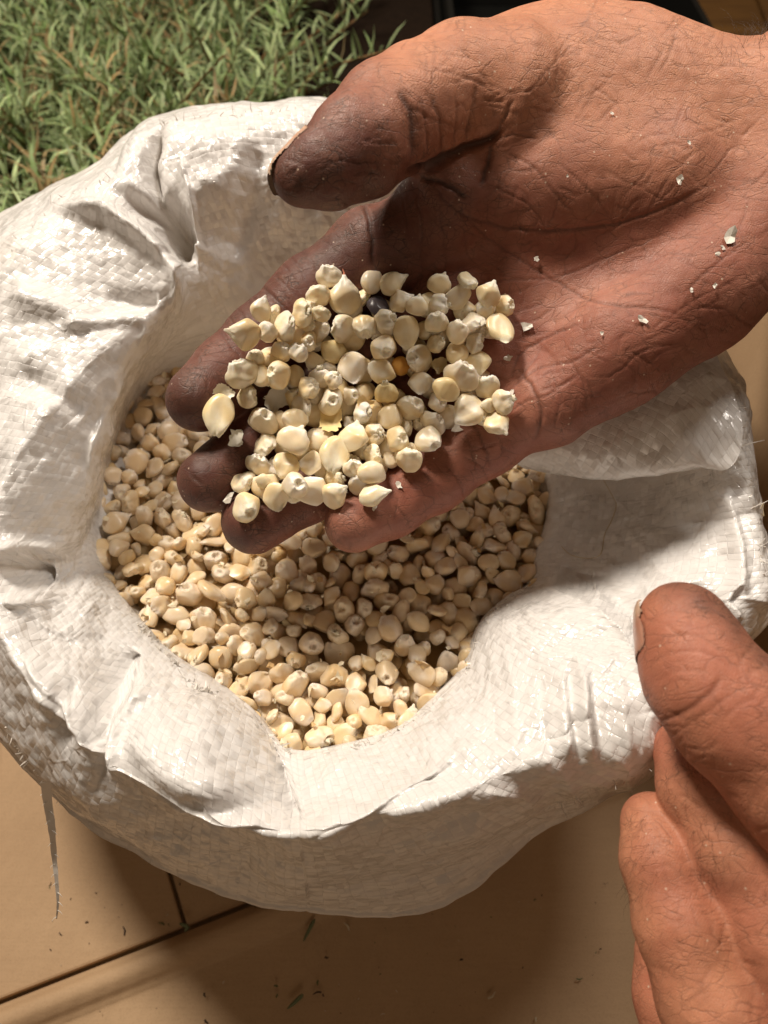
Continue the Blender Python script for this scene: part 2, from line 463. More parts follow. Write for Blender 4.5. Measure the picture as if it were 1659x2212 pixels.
_o = M_WOOD.obj(); _n = M_WOOD.noise(M_WOOD.mapping(_o, (0, 0, 0.2), (1, 9, 1)), 7, 5, 0.6)
M_WOOD.set(base=M_WOOD.mix(M_WOOD.ramp(_n, 0.3, 0.7), (0.20, 0.095, 0.022), (0.09, 0.04, 0.012)), rough=0.45, normal=M_WOOD.bump(_n, 0.3, 0.002))
M_WOOD = M_WOOD.m
fb = slab(-1500, 1500, -900, 3200, -40, 0)
ob('floor', fb.build('floor', M_WOOD, False), kind='structure')
# boards laid on the floor behind, seen out of focus
pr = Build()
for i in range(7):
    s = slab(90 + i * 132, 90 + i * 132 + 128, 620, 2600, 0.4, 9.0)
    V = s.V[0]; pr.add(V, s.F[0])
fl_boards = []
for i in range(7):
    s = slab(60 + i * 132, 60 + i * 132 + 127, 640, 2600, 0.5, 10.0, rot=(60, 640, -0.12))
    fl_boards.append(s)
plank_root = None
floor_ob = bpy.data.objects['floor']
for s in fl_boards:
    ob('plank', s.build('plank', M_WOOD, False), parent=floor_ob)

# cardboard box the sack stands in
FZ = 58.0
box = ob('cardboard_box', None, label='open brown cardboard box the white sack stands in', cat='box', loc=(0, 0.15, 0.0))
boxinv = Vector((0, -0.15, 0.0))
def boxpart(name, b, mat=None, smooth=False, label=None):
    o = ob(name, b.build(name, mat or M_CARD, smooth), parent=box, label=label); o.location = boxinv; return o
def floorpt(px, py, z=FZ):
    k = (py - 1106.0) / F; d = (ZC - z) / (CT + k * ST); return W(px, py, d)
# base sheet and flaps; the seam runs along the line seen left below
boxpart('base', slab(-330, 195, -160, 395, FZ - 14, FZ - 6, nx=8, ny=8, wob=1.0))
A = floorpt(-60, 2186); B_ = floorpt(400, 2006); C_ = floorpt(363, 1880)
sd = (B_ - A)[:2]; sd /= np.linalg.norm(sd); sn = np.array([-sd[1], sd[0]])
def flap_poly(poly, z0, z1):
    """convex polygon of xy points, thick sheet"""
    b = Build(); n = len(poly); P = np.array(poly)
    V = np.concatenate([np.c_[P, np.full(n, z1)], np.c_[P, np.full(n, z0)]])
    m = bpy.data.meshes.new('flap')
    return V, n
def flap(name, poly, z0, z1, label=None):
    V, n = flap_poly(poly, z0, z1)
    m = bpy.data.meshes.new(name)
    f = [tuple(range(n)), tuple(range(2 * n - 1, n - 1, -1))] + [(j, j + n, (j + 1) % n + n, (j + 1) % n) for j in range(n)]
    m.from_pydata((V * MM).tolist(), [], f); m.materials.append(M_CARD)
    o = ob(name, m, parent=box, label=label); o.location = boxinv
    md = o.modifiers.new('b', 'BEVEL'); md.width = 0.0012; md.segments = 2
    return o
g = 0.8
a2 = A[:2]; b2 = B_[:2]; c2 = C_[:2]
far = 330
up_dir = (c2 - b2) / np.linalg.norm(c2 - b2)
flap('flap', [a2 + sn * g - sd * 30, b2 + sn * g - sd * g, b2 + sn * g - sd * g + up_dir * far, a2 + sn * g - sd * 30 + up_dir * far], FZ - 5, FZ)
flap('flap', [b2 + sn * g + sd * g, b2 + sn * g + sd * 190, b2 + sd * 190 + up_dir * far, b2 + sn * g + sd * g + up_dir * far], FZ - 5, FZ - 0.7)
# lower flap with its rolled, bent edge along the seam
nr = 70; prof = [(-g, -4.0), (-g - 0.6, -0.5), (-g - 2.5, 2.4), (-6.0, 6.6), (-10.0, 7.4), (-13.5, 5.4), (-17, 2.2), (-24, 0.9), (-60, 1.4), (-160, 2.5), (-230, 2.0)]
pts = catmull(np.array([(p[0], p[1], 0) for p in prof]), 60)
S_ = np.linspace(-60, 320, nr)
G = np.zeros((nr, 60, 3))
for i, s_ in enumerate(S_):
    xy = a2[None] + sd[None] * s_ + sn[None] * pts[:, 0:1]
    G[i, :, :2] = xy; G[i, :, 2] = FZ + pts[:, 1]
G[:, :, 2] += noise(G.reshape(-1, 3), 45.0).reshape(nr, 60) * 0.9
fm = mesh('lower_flap', G.reshape(-1, 3), grid_faces(nr, 60)[:, ::-1], M_CARD)
o_ = ob('lower_flap', fm, parent=box); o_.location = boxinv
sm_ = o_.modifiers.new('t', 'SOLIDIFY'); sm_.thickness = 0.003; sm_.offset = -1
# side walls
def wall(name, p0, p1, z0, z1, t=4.0):
    b = Build(); p0 = np.array(p0, float); p1 = np.array(p1, float)
    d = (p1 - p0) / np.linalg.norm(p1 - p0); nn_ = np.array([-d[1], d[0]]) * t
    n = 14; tt = np.linspace(0, 1, n)
    for a_ in (0, 1):
        pass
    rows = []
    for q in tt:
        p = p0 + (p1 - p0) * q
        w = noise(np.array([[p[0], p[1], z1]]), 80.0)[0] * 3
        rows.append([(*p, z0), (*(p + nn_ * 0), z1 + w), (*(p + nn_), z1 + w), (*(p + nn_), z0)])
    V = np.array(rows).reshape(-1, 3)
    f = []
    for i in range(n - 1):
        for j in range(3):
            f.append((i * 4 + j, i * 4 + j + 1, (i + 1) * 4 + j + 1, (i + 1) * 4 + j))
    f.append((0, 3, 2, 1)); k = (n - 1) * 4; f.append((k, k + 1, k + 2, k + 3))
    b.add(V, f); return b
boxpart('side_wall', wall('w', (-262, 372), (170, 398), FZ - 14, 186))
boxpart('side_wall', wall('w', (176, 396), (182, -60), FZ - 14, 258))  # right wall, its unseen top raised to shade the box floor
boxpart('side_wall', wall('w', (-176, -60), (-258, 366), FZ - 14, 105))

# ------------------------------------------------------------------ dark planter with the leafy plant
M_BLACK = mat_plain('black_plastic', (0.006, 0.006, 0.005), 0.5, 0.3, var=0.2, scale=60)
M_SOIL = mat_plain('soil', (0.016, 0.009, 0.005), 0.95, 0.1, var=0.8, scale=120)
pl = ob('potted_plant', None, label='dense grey-green narrow-leaved plant in a black tray behind the sack', cat='plant', loc=(-0.15, 0.62, 0.0))
plinv = Vector((0.15, -0.62, 0.0))
def plpart(name, me, kind=None):
    o = ob(name, me, parent=pl, kind=kind); o.location = plinv; return o
tray = Build()
def add_slab(B0, s): B0.add(s.V[0], s.F[0])
TX0, TX1, TY0, TY1, TZ = -620, 60, 415, 1500, 95
add_slab(tray, slab(TX0, TX1, TY0, TY1, 2, 12))
add_slab(tray, slab(TX0, TX1, TY0 - 3, TY0 + 3, 12.5, TZ)); add_slab(tray, slab(TX1 - 3, TX1 + 3, TY0 + 3.5, TY1, 12.5, TZ))
add_slab(tray, slab(TX0 - 3, TX0 + 3, TY0 + 3.5, TY1, 12.5, TZ))
plpart('tray', tray.build('tray', M_BLACK, False))
ns = 60
gx, gy = np.meshgrid(np.linspace(TX0 + 5, TX1 - 5, ns), np.linspace(TY0 + 5, TY1 - 5, ns), indexing='ij')
SG = np.stack([gx, gy, np.full_like(gx, 82)], -1); SG[..., 2] += noise(SG.reshape(-1, 3), 30.0).reshape(ns, ns) * 7
plpart('soil', mesh('soil', SG.reshape(-1, 3), grid_faces(ns, ns), M_SOIL))
# black open box added to fill the black area beside the plant
blk = ob('black_filler', None, label='black open crate added for the black area beside the green plant', cat='crate', loc=(0.14, 0.75, 0.0))
cb = Build()
for q in (slab(66, 330, 450, 1150, 10.5, 18), slab(66, 72, 450, 1150, 18.5, 120), slab(324, 330, 450, 1150, 18.5, 120), slab(72.5, 323.5, 1144, 1150, 18.5, 120), slab(72.5, 323.5, 450, 456, 18.5, 120)):
    add_slab(cb, q)
o_ = ob('black_filler_body', cb.build('black_filler_body', M_BLACK, False), parent=blk); o_.location = (-0.14, -0.75, 0)

rng = np.random.RandomState(11)
leaf = Build(); stems = Build()
def plant_edge(y):        # right edge of the growth
    return -136 + 30 * math.sin(y * 0.021) + 12 * math.sin(y * 0.07)
LV = []; LF = []; LC = []; ln = 0
nst = 560
for i in range(nst):
    y = 425 + 560 * rng.rand() ** 1.35
    x = -95 - 0.42 * y + (plant_edge(y) + 95 + 0.42 * y) * rng.rand() ** 0.8
    if x > plant_edge(y) : continue
    dens = noise(np.array([[x, y, 0.0]]), 55.0)[0]
    hh = 45 + 62 * rng.rand() + 34 * dens
    hh += 40 * noise(np.array([[x, y, 7.0]]), 90.0)[0]
    if dens < -0.14 and rng.rand() < 0.85: hh *= 0.3
    base = np.array([x, y, 80.0])
    lean = rng.normal(size=2) * 0.6
    if x > plant_edge(y) - 40: lean[0] += 0.5
    P = []
    for q in np.linspace(0, 1, 7):
        P.append(base + np.array([lean[0] * hh * q ** 1.5 + 5 * math.sin(q * 4 + i), lean[1] * hh * q ** 1.5 - 8 * q * q, hh * q * (1 - 0.12 * q)]))
    P = np.array(P)
    dry = rng.rand() < 0.1
    stems.tube(P, np.linspace(1.6, 0.7, 7), 4, (0.20, 0.11, 0.045) if rng.rand() < 0.6 else (0.16, 0.17, 0.06))
    nl = 30
    for j in range(nl):
        q = 0.18 + 0.82 * (j / nl) ** 0.8
        k = q * 6; a = int(min(k, 5)); f = k - a
        p = P[a] * (1 - f) + P[a + 1] * f
        ang = j * 2.4 + rng.rand(); L = (20 + 20 * rng.rand()) * (1.25 - 0.45 * q)
        wd = (2.3 + 1.5 * rng.rand())
        outd = np.array([math.cos(ang), math.sin(ang), 0.0]); el = -0.2 + 0.8 * q + 0.7 * rng.rand()
        side = np.array([-outd[1], outd[0], 0.0])
        curl = (rng.rand() - 0.35) * 2.6
        tt = np.linspace(0, 1, 4)
        e = el - curl * tt
        sx = np.cumsum(np.r_[0, np.cos(e[:-1])]) / 3 * L; sz = np.cumsum(np.r_[0, np.sin(e[:-1])]) / 3 * L
        C0 = p + outd * sx[:, None] + np.array([0, 0, 1.0]) * sz[:, None] + side * (rng.normal() * 7) * (tt ** 2)[:, None]
        ww = wd * np.array([0.45, 1.0, 0.75, 0.08])[:, None] / 2
        V = np.stack([C0 - side * ww, C0 + side * ww], 1).reshape(-1, 3)
        LV.append(V); LF.append(np.array([(0, 1, 3, 2), (2, 3, 5, 4), (4, 5, 7, 6)]) + ln); ln += 8
        g0 = rng.rand()
        c = np.array([0.10, 0.175, 0.035]) * (1 - g0) + np.array([0.36, 0.44, 0.21]) * g0
        if dry or rng.rand() < 0.06: c = np.array([0.34, 0.22, 0.09])
        c = c * (0.6 + 0.8 * rng.rand()) * (0.75 + 0.35 * q)
        LC.append(np.tile(c, (8, 1)))
plpart('foliage', mesh('foliage', np.concatenate(LV), np.concatenate(LF), M_LEAF, cols=np.concatenate(LC)), kind='stuff')
M_STEM = mat_plain('stem', (0.2, 0.12, 0.05), 0.8, 0.2, usecol=True)
plpart('stems', stems.build('stems', M_STEM), kind='stuff')
# ------------------------------------------------------------------ the woven sack
# stations round the mouth: grain edge, middle, crest, shoulder, outer, silhouette -> (px, py, height above grain); tuck = how far the body draws in
ST_ = [
 ([(625,1622,2),(632,1710,16),(642,1795,28),(650,1850,20),(660,1925,-15),(665,1966,-45)], 12),
 ([(545,1540,3),(535,1640,22),(520,1762,30),(525,1810,22),(530,1880,-8),(530,1944,-38)], 12),
 ([(470,1480,4),(430,1570,26),(400,1705,34),(400,1765,26),(395,1840,0),(395,1893,-30)], 12),
 ([(360,1410,4),(300,1500,20),(230,1625,32),(205,1690,26),(200,1750,0),(215,1793,-30)], 12),
 ([(285,1330,4),(200,1400,20),(110,1510,36),(60,1570,28),(45,1620,0),(62,1650,-30)], 12),
 ([(225,1250,4),(140,1300,22),(20,1350,38),(-60,1390,28),(-80,1440,0),(-70,1470,-30)], 10),
 ([(195,1175,3),(120,1195,22),(-20,1200,42),(-110,1215,28),(-130,1240,0),(-120,1260,-30)], 10),
 ([(213,1080,2),(195,1030,32),(60,1000,52),(-60,980,52),(-120,985,30),(-130,1000,0)], 10),
 ([(245,960,2),(250,880,40),(190,820,58),(60,770,66),(-60,750,60),(-110,760,30)], 10),
 ([(290,860,2),(318,760,44),(325,692,62),(150,630,72),(0,565,76),(-60,520,46)], 10),
 ([(360,800,2),(390,680,50),(402,600,68),(300,490,80),(130,430,84),(90,440,50)], 10),
 ([(480,780,2),(430,640,48),(385,560,68),(330,450,86),(240,372,92),(225,372,60)], 10),
 ([(600,780,2),(520,600,48),(450,450,78),(390,320,94),(343,262,98),(340,270,66)], 10),
 ([(740,780,2),(630,560,50),(590,400,80),(570,290,94),(560,236,97),(560,245,66)], 10),
 ([(850,790,2),(760,560,50),(740,400,80),(730,290,92),(722,234,95),(722,245,66)], 10),
 ([(950,800,2),(920,560,48),(950,420,72),(1000,340,80),(1040,300,80),(1050,310,50)], 10),
 ([(1050,850,2),(1150,650,42),(1250,540,56),(1330,500,60),(1380,480,60),(1390,490,30)], 12),
 ([(1130,930,2),(1240,800,34),(1380,740,50),(1480,740,58),(1545,760,60),(1550,772,28)], 14),
 ([(1190,1020,2),(1290,950,14),(1420,900,34),(1540,860,52),(1592,860,60),(1596,874,26)], 14),
 ([(1195,1100,2),(1300,1085,7),(1420,1060,15),(1530,1020,38),(1604,985,54),(1608,1002,22)], 14),
 ([(1170,1190,2),(1270,1180,9),(1400,1160,20),(1550,1140,38),(1632,1120,43),(1636,1140,15)], 14),
 ([(1160,1250,2),(1250,1262,14),(1380,1272,26),(1550,1262,40),(1652,1250,42),(1655,1270,15)], 16),
 ([(1100,1290,3),(1180,1335,24),(1320,1360,32),(1500,1370,38),(1618,1340,38),(1615,1365,12)], 22),
 ([(1045,1345,3),(1130,1400,26),(1260,1455,38),(1360,1510,42),(1425,1545,40),(1420,1560,20)], 34),
 ([(1005,1440,3),(1080,1490,26),(1200,1555,38),(1320,1610,40),(1402,1640,34),(1385,1656,14)], 44),
 ([(945,1505,3),(1010,1570,24),(1100,1640,34),(1210,1690,34),(1290,1700,20),(1270,1712,0)], 40),
 ([(865,1572,3),(910,1640,20),(960,1700,30),(1040,1740,26),(1130,1770,6),(1165,1790,-25)], 18),
 ([(745,1610,3),(775,1680,18),(805,1742,28),(850,1820,18),(920,1900,-15),(960,1958,-45)], 12),
]
CTR = np.array([-22.0, 168.0])
stn = []
for pts, tuck in ST_:
    q = np.array([H(*p) for p in pts])
    q[3] = q[3] * 0.5 + q[2] * 0.5                   # cloth turns over sharply at the crest
    e = q[0].copy(); dirr = CTR - e[:2]; dirr /= np.linalg.norm(dirr)
    start0 = np.r_[e[:2] + dirr * 9, e[2] - 26]; start1 = np.r_[e[:2] + dirr * 3, e[2] - 9]
    s = q[-1]; d2 = CTR - s[:2]; d2 /= np.linalg.norm(d2)
    zf = FZ + 1.5
    t1 = np.r_[s[:2] + d2 * tuck * 0.7, s[2] - 26]
    t2 = np.r_[s[:2] + d2 * (tuck + 2), (s[2] - 26) * 0.45 + zf * 0.55]
    t3 = np.r_[s[:2] + d2 * (tuck + 6), zf + 4]
    t4 = np.r_[s[:2] + d2 * (tuck + 30), zf]
    stn.append(np.stack([start0, start1, *q, t1, t2, t3, t4]))
stn = np.array(stn)                                  # (k, 12, 3)
NU, NVv = 1240, 380
ring = catmull(stn, NU, wrap=True)                   # (NU,12,3)
# even out parameter by arc length of the crest
cres = ring[:, 5]; seg = np.linalg.norm(np.roll(cres, -1, 0) - cres, axis=1)
cum = np.r_[0, np.cumsum(seg)]; Ltot = cum[-1]
tgt = np.linspace(0, Ltot, NU, endpoint=False)
idx = np.interp(tgt, cum, np.arange(NU + 1))
i0 = np.floor(idx).astype(int) % NU; i1 = (i0 + 1) % NU; f_ = (idx - np.floor(idx))[:, None, None]
ring = ring[i0] * (1 - f_) + ring[i1] * f_
# profile: dense where visible
wts = np.array([0, .5, 1.0, 2.6, 4.3, 5.5, 6.6, 7.4, 8.0, 8.6, 9.1, 9.5]); wts /= wts[-1]
vv = np.linspace(0, 1, NVv); par = np.interp(vv, wts, np.arange(12))
G = catmull(np.swapaxes(ring, 0, 1), 1101)           # param along profile
G = G[np.round(par / 11 * 1100).astype(int)] * 1.0
a_ = par / 11 * 1100; ia = np.minimum(np.floor(a_).astype(int), 1099)
GF = catmull(np.swapaxes(ring, 0, 1), 1101)
G = GF[ia] * (1 - (a_ - ia))[:, None, None] + GF[ia + 1] * (a_ - ia)[:, None, None]
G = np.swapaxes(G, 0, 1)                             # (NU,NV,3)
PAR = np.broadcast_to(par[None], (NU, NVv))
N0 = grid_normals(G, True)
if (N0[0, 150] @ np.array([0, 0, 1])) < 0: N0 = -N0
cl = np.concatenate([np.zeros((NU, 1)), np.cumsum(np.linalg.norm(np.diff(G, axis=1), axis=-1), 1)], 1)
TW = 2.8
uvu = np.broadcast_to((np.arange(NU) / NU * Ltot)[:, None], (NU, NVv)) / TW
uvv = (cl - cl[:, 60:61]) / TW
npair = round(Ltot / TW / 2) * 2
uvu = uvu * npair / (Ltot / TW)
px, py, dd = proj(G)
vis = sstep(1.6, 2.6, PAR) * (1 - sstep(8.0, 9.0, PAR))
disp = np.zeros((NU, NVv)); camd = np.zeros((NU, NVv))
def stroke(pts, w, amp, sharp=False, soft=None):
    global camd
    d_, t_, s_ = seg_dist(px, py, pts)
    fade = np.clip(np.minimum(t_ / 0.15, (1 - t_) / 0.15), 0.0, 1)
    fade = 0.25 + 0.75 * fade
    if sharp:
        g_ = np.exp(-d_ / w)
    else:
        g_ = np.exp(-(d_ / w) ** 2)
    if soft: g_ = np.where(s_ * soft > 0, g_, np.exp(-(d_ / (w * 0.35)) ** 2))
    camd += amp * g_ * fade * vis
def dome(cx, cy, rx, ry, amp, ang=0.0):
    global camd
    ca, sa = math.cos(math.radians(ang)), math.sin(math.radians(ang))
    X = ((px - cx) * ca + (py - cy) * sa) / rx; Y = (-(px - cx) * sa + (py - cy) * ca) / ry
    camd += amp * np.exp(-(X * X + Y * Y) ** 1.5) * vis
# front-left puffed fold, its pocket and the valley to its right
dome(430, 1610, 150, 105, 15, 35)
stroke([(565,1570),(590,1650),(615,1730),(648,1805)], 20, -13, True)
stroke([(655,1610),(650,1700),(662,1800)], 16, 3.5)
dome(245, 1480, 42, 75, -9, 12)
stroke([(350,1478),(300,1498),(262,1545),(243,1600),(238,1665)], 15, 6.0)
stroke([(300,1420),(262,1440),(226,1500),(222,1570),(212,1700)], 16, -7, True)
stroke([(150,1470),(120,1540),(150,1620)], 22, -5)
stroke([(60,1420),(120,1500),(170,1600)], 20, 4)
stroke([(330,1735),(440,1760),(560,1768),(645,1800)], 18, 4.0)
stroke([(655,1800),(760,1760),(880,1690),(960,1640)], 16, 4.5)
stroke([(20,1330),(90,1375),(160,1400),(240,1390)], 20, -4)
# left curl with a hollow under it
stroke([(-20,1195),(50,1180),(110,1180),(180,1205)], 14, 8.0)
stroke([(-20,1245),(60,1238),(112,1252)], 24, -16)
stroke([(130,1255),(110,1290),(10,1300)], 14, 7.0)
# left wall and its crest
stroke([(140,702),(230,690),(334,684)], 16, 3.0)
stroke([(220,640),(300,650),(340,640)], 18, -4)
stroke([(332,690),(312,770),(262,870),(215,960),(200,1060)], 16, 5)
stroke([(30,800),(120,860),(180,900)], 26, -4)
stroke([(20,620),(120,660),(200,700)], 30, 4)
# upper left lumps
stroke([(130,440),(230,455),(310,510),(370,560),(405,620),(408,690)], 22, 9)

stroke([(260,415),(345,465),(375,520),(385,560)], 20, -13)
dome(385, 500, 26, 60, -14, -15)
stroke([(350,545),(400,535),(440,545)], 10, 5)
stroke([(345,270),(322,340),(338,420),(380,480),(420,545)], 13, -12, True)
stroke([(398,355),(416,420),(426,500),(434,600)], 6, 3.5)
dome(480, 370, 95, 85, 8)
stroke([(560,330),(540,430),(490,560)], 26, -6)
stroke([(650,300),(620,420),(590,520)], 26, 3.5)
stroke([(700,420),(690,500)], 20, 3)
# right and front-right
stroke([(1165,1262),(1250,1292),(1330,1350),(1385,1440),(1418,1530)], 17, 6, True)
stroke([(1200,1235),(1300,1262),(1380,1330),(1400,1400)], 22, -7)
for (x0, s0) in ((1175, -2.2), (1215, 2.2), (1240, -3.0), (1262, 3.0), (1290, -2.4), (1105, 1.6), (1060, -1.6), (1345, 1.4)):
    stroke([(x0 - 8, 1440), (x0, 1520), (x0 + 12, 1640)], 13, s0 * 0.9)
stroke([(1560,1060),(1590,1180),(1600,1300)], 16, 4)
stroke([(1500,1270),(1540,1310),(1560,1350)], 12, -5, True)
stroke([(1590,1240),(1560,1300),(1600,1340)], 10, 4)
stroke([(1020,1500),(960,1600),(900,1660)], 40, 4)
stroke([(820,1760),(1000,1720),(1150,1720)], 25, 4)
Pf = G.reshape(-1, 3)
def vor(u, v, size, seed):
    """crumpled facets: distance to jittered points, sharp along the borders"""
    u = u / size; v = v / size; iu = np.floor(u).astype(int); iv = np.floor(v).astype(int); best = np.full(u.shape, 9.0)
    for a in (-1, 0, 1):
        for b in (-1, 0, 1):
            cu, cv = iu + a, iv + b
            hsh = (cu * 73856093 ^ cv * 19349663 ^ seed * 83492791) & 0xffffff
            jx = (hsh % 1009) / 1009.0; jy = ((hsh // 1009) % 997) / 997.0; w = ((hsh // 31) % 97) / 97.0 * 0.25
            best = np.minimum(best, np.hypot(u - cu - jx, v - cv - jy) + w)
    return best
UM = uvu * TW; VM = uvv * TW
fold_ = -(vor(UM + 0.35 * VM, VM, 30.0, 1) - 0.5) * 3.2 - (vor(UM - 0.5 * VM, VM * 0.8, 13.0, 2) - 0.5) * 1.1 - (vor(UM, VM, 6.0, 3) - 0.5) * 0.32
cr1 = fold_.ravel() + noise(Pf, 34.0) * 1.0 + (0.5 - np.abs(noise(Pf, 17.0, 3.1))) * 0.7 + (0.4 - np.abs(noise(Pf, 8.0, 9.2))) * 0.55
cr1 = cr1.reshape(NU, NVv) * vis
outer = sstep(6.3, 7.2, PAR)
cr1 *= 1 - 0.55 * outer
# thin sharp pleats running over the rim
plt = np.zeros((NU, NVv)); rp_ = np.random.RandomState(12); uu = np.arange(NU)[:, None] / NU * Ltot
for _ in range(60):
    u0 = rp_.rand() * Ltot; slope = rp_.normal() * 14; w0 = 1.6 + 6 * rp_.rand() ** 2; pc = 2.4 + 4.2 * rp_.rand(); pw = 0.5 + 1.1 * rp_.rand()
    am = rp_.choice([-1, 1]) * (0.4 + 1.5 * rp_.rand() ** 1.5) * min(1, w0 / 3)
    cu = u0 + slope * (par - pc) + 1.5 * np.sin(par * 5 + u0)
    du = (uu - cu[None] + Ltot / 2) % Ltot - Ltot / 2
    plt += am * np.exp(-np.abs(du) / w0) * np.exp(-((par - pc) / pw) ** 2)[None]
cr1 += plt * vis
seam_ = np.exp(-((PAR - 6.72) / 0.05) ** 2) * 1.6 + sstep(6.72, 6.80, PAR) * -1.4
cr1 += seam_
toC = np.array([0, -ST, CT])
G2 = G + toC * camd[..., None] + N0 * cr1[..., None]
# weave relief
def weave_h(u, v):
    fu, fv = u - np.floor(u), v - np.floor(v)
    p = (np.floor(u) + np.floor(v)).astype(int) & 1
    e = lambda f: 1 - 0.6 * sstep(0.42, 0.5, np.abs(f - 0.5))
    return np.where(p == 0, np.sin(np.pi * fv) ** 0.7 * e(fu), np.sin(np.pi * fu) ** 0.7 * e(fv))
plain = np.zeros((NU, NVv))
for (cx, cy, rx, ry, aa) in ((265, 880, 75, 190, 18), (1330, 1040, 140, 28, -4), (470, 1480, 40, 30, 0), (1185, 1110, 22, 60, 12), (560, 600, 120, 60, 0)):
    ca, sa = math.cos(math.radians(aa)), math.sin(math.radians(aa))
    X = ((px - cx) * ca + (py - cy) * sa) / rx; Y = (-(px - cx) * sa + (py - cy) * ca) / ry
    plain = np.maximum(plain, 0.8 * (1 - sstep(0.7, 1.25, np.sqrt(X * X + Y * Y))))
plain = np.maximum(plain, 0.55 * sstep(6.1, 6.8, PAR) * (1 - sstep(7.3, 7.7, PAR)))
N2 = grid_normals(G2, True)
N2 *= np.sign((N2 * N0).sum(-1))[..., None]
band = sstep(6.8, 6.86, PAR) * (1 - sstep(7.9, 8.3, PAR))
wj = noise(np.stack([uvu, uvv, np.zeros_like(uvu)], -1).reshape(-1, 3), 3.0).reshape(NU, NVv)
G2 = G2 + N2 * ((weave_h(uvu, uvv) - 0.5) * 0.08 * (1 - plain) * vis)[..., None]
weave = np.stack([uvu, uvv, np.zeros_like(uvu)], -1).reshape(-1, 3)
# the seam column: close the strip with its own edge so the tapes do not smear
GG = np.concatenate([G2, G2[:1]], 0)
wv2 = np.concatenate([weave.reshape(NU, NVv, 3), weave.reshape(NU, NVv, 3)[:1] + np.array([npair, 0, 0])], 0)
pl2 = np.concatenate([plain, plain[:1]], 0)
sack = ob('grain_sack', None, label='white woven plastic sack, rolled open and full of maize', cat='sack', loc=(CTR[0] * MM, CTR[1] * MM, FZ * MM))
sinv = Vector((-CTR[0] * MM, -CTR[1] * MM, -FZ * MM))
def sackpart(name, me, kind=None, label=None):
    o = ob(name, me, parent=sack, kind=kind, label=label); o.location = sinv; return o
sackpart('sack_cloth', mesh('sack_cloth', GG.reshape(-1, 3), grid_faces(NU + 1, NVv), M_SACK, attrs={'weave': wv2.reshape(-1, 3), 'plain': pl2.ravel(), 'band': np.concatenate([band, band[:1]], 0).ravel()}))
SG_, SPX, SPY = G2, px, py

# second fold of cloth lying over the right side of the mouth
def patch(rows, nu, nv, name, uv0=(0, 0), rotuv=0.0, amp=1.0):
    P = np.array([[H(*p) for p in r] for r in rows])     # (r, c, 3)
    A1 = catmull(P, nu); A1 = np.swapaxes(catmull(np.swapaxes(A1, 0, 1), nv), 0, 1)
    n_ = grid_normals(A1)
    if n_[nu // 2, nv // 2, 2] < 0: n_ = -n_
    lu = np.concatenate([np.zeros((1, nv)), np.cumsum(np.linalg.norm(np.diff(A1, axis=0), axis=-1), 0)], 0) / TW
    lv = np.concatenate([np.zeros((nu, 1)), np.cumsum(np.linalg.norm(np.diff(A1, axis=1), axis=-1), 1)], 1) / TW
    lu = np.broadcast_to(lu.mean(1)[:, None], lu.shape); 
    ca, sa = math.cos(rotuv), math.sin(rotuv)
    u = lu * ca - lv * sa + uv0[0]; v = lu * sa + lv * ca + uv0[1]
    q = A1.reshape(-1, 3)
    c_ = (noise(q, 26.0) * 1.3 + (0.45 - np.abs(noise(q, 13.0, 3.1))) * 1.3).reshape(nu, nv) * amp
    A1 = A1 + n_ * (c_ + (weave_h(u, v) - 0.5) * 0.08)[..., None]
    return mesh(name, A1.reshape(-1, 3), grid_faces(nu, nv), M_SACK, attrs={'weave': np.stack([u, v, 0 * u], -1).reshape(-1, 3), 'plain': np.zeros(nu * nv)})
rows = [  # from the upper edge hidden by the hand down to the rolled lower lip, left to right
 [(1080,890,22),(1200,820,44),(1330,770,58),(1450,750,64),(1545,762,64)],
 [(1085,935,28),(1210,890,48),(1340,840,60),(1470,820,66),(1590,860,64)],
 [(1098,975,30),(1220,950,47),(1340,912,58),(1470,890,64),(1600,955,60)],
 [(1118,1000,28),(1230,992,43),(1340,975,54),(1450,955,58),(1575,1010,56)],
 [(1140,1010,23),(1240,1024,36),(1340,1028,46),(1440,1012,52),(1522,1002,53)],
 [(1150,1012,18),(1240,1028,30),(1340,1031,40),(1440,1013,46),(1518,1004,48)],
 [(1146,1003,13),(1240,1014,25),(1340,1014,35),(1440,1000,42),(1508,998,45)],
]
sackpart('folded_flap', patch(rows, 150, 230, 'folded_flap', (0.3, 0.2), 0.75))

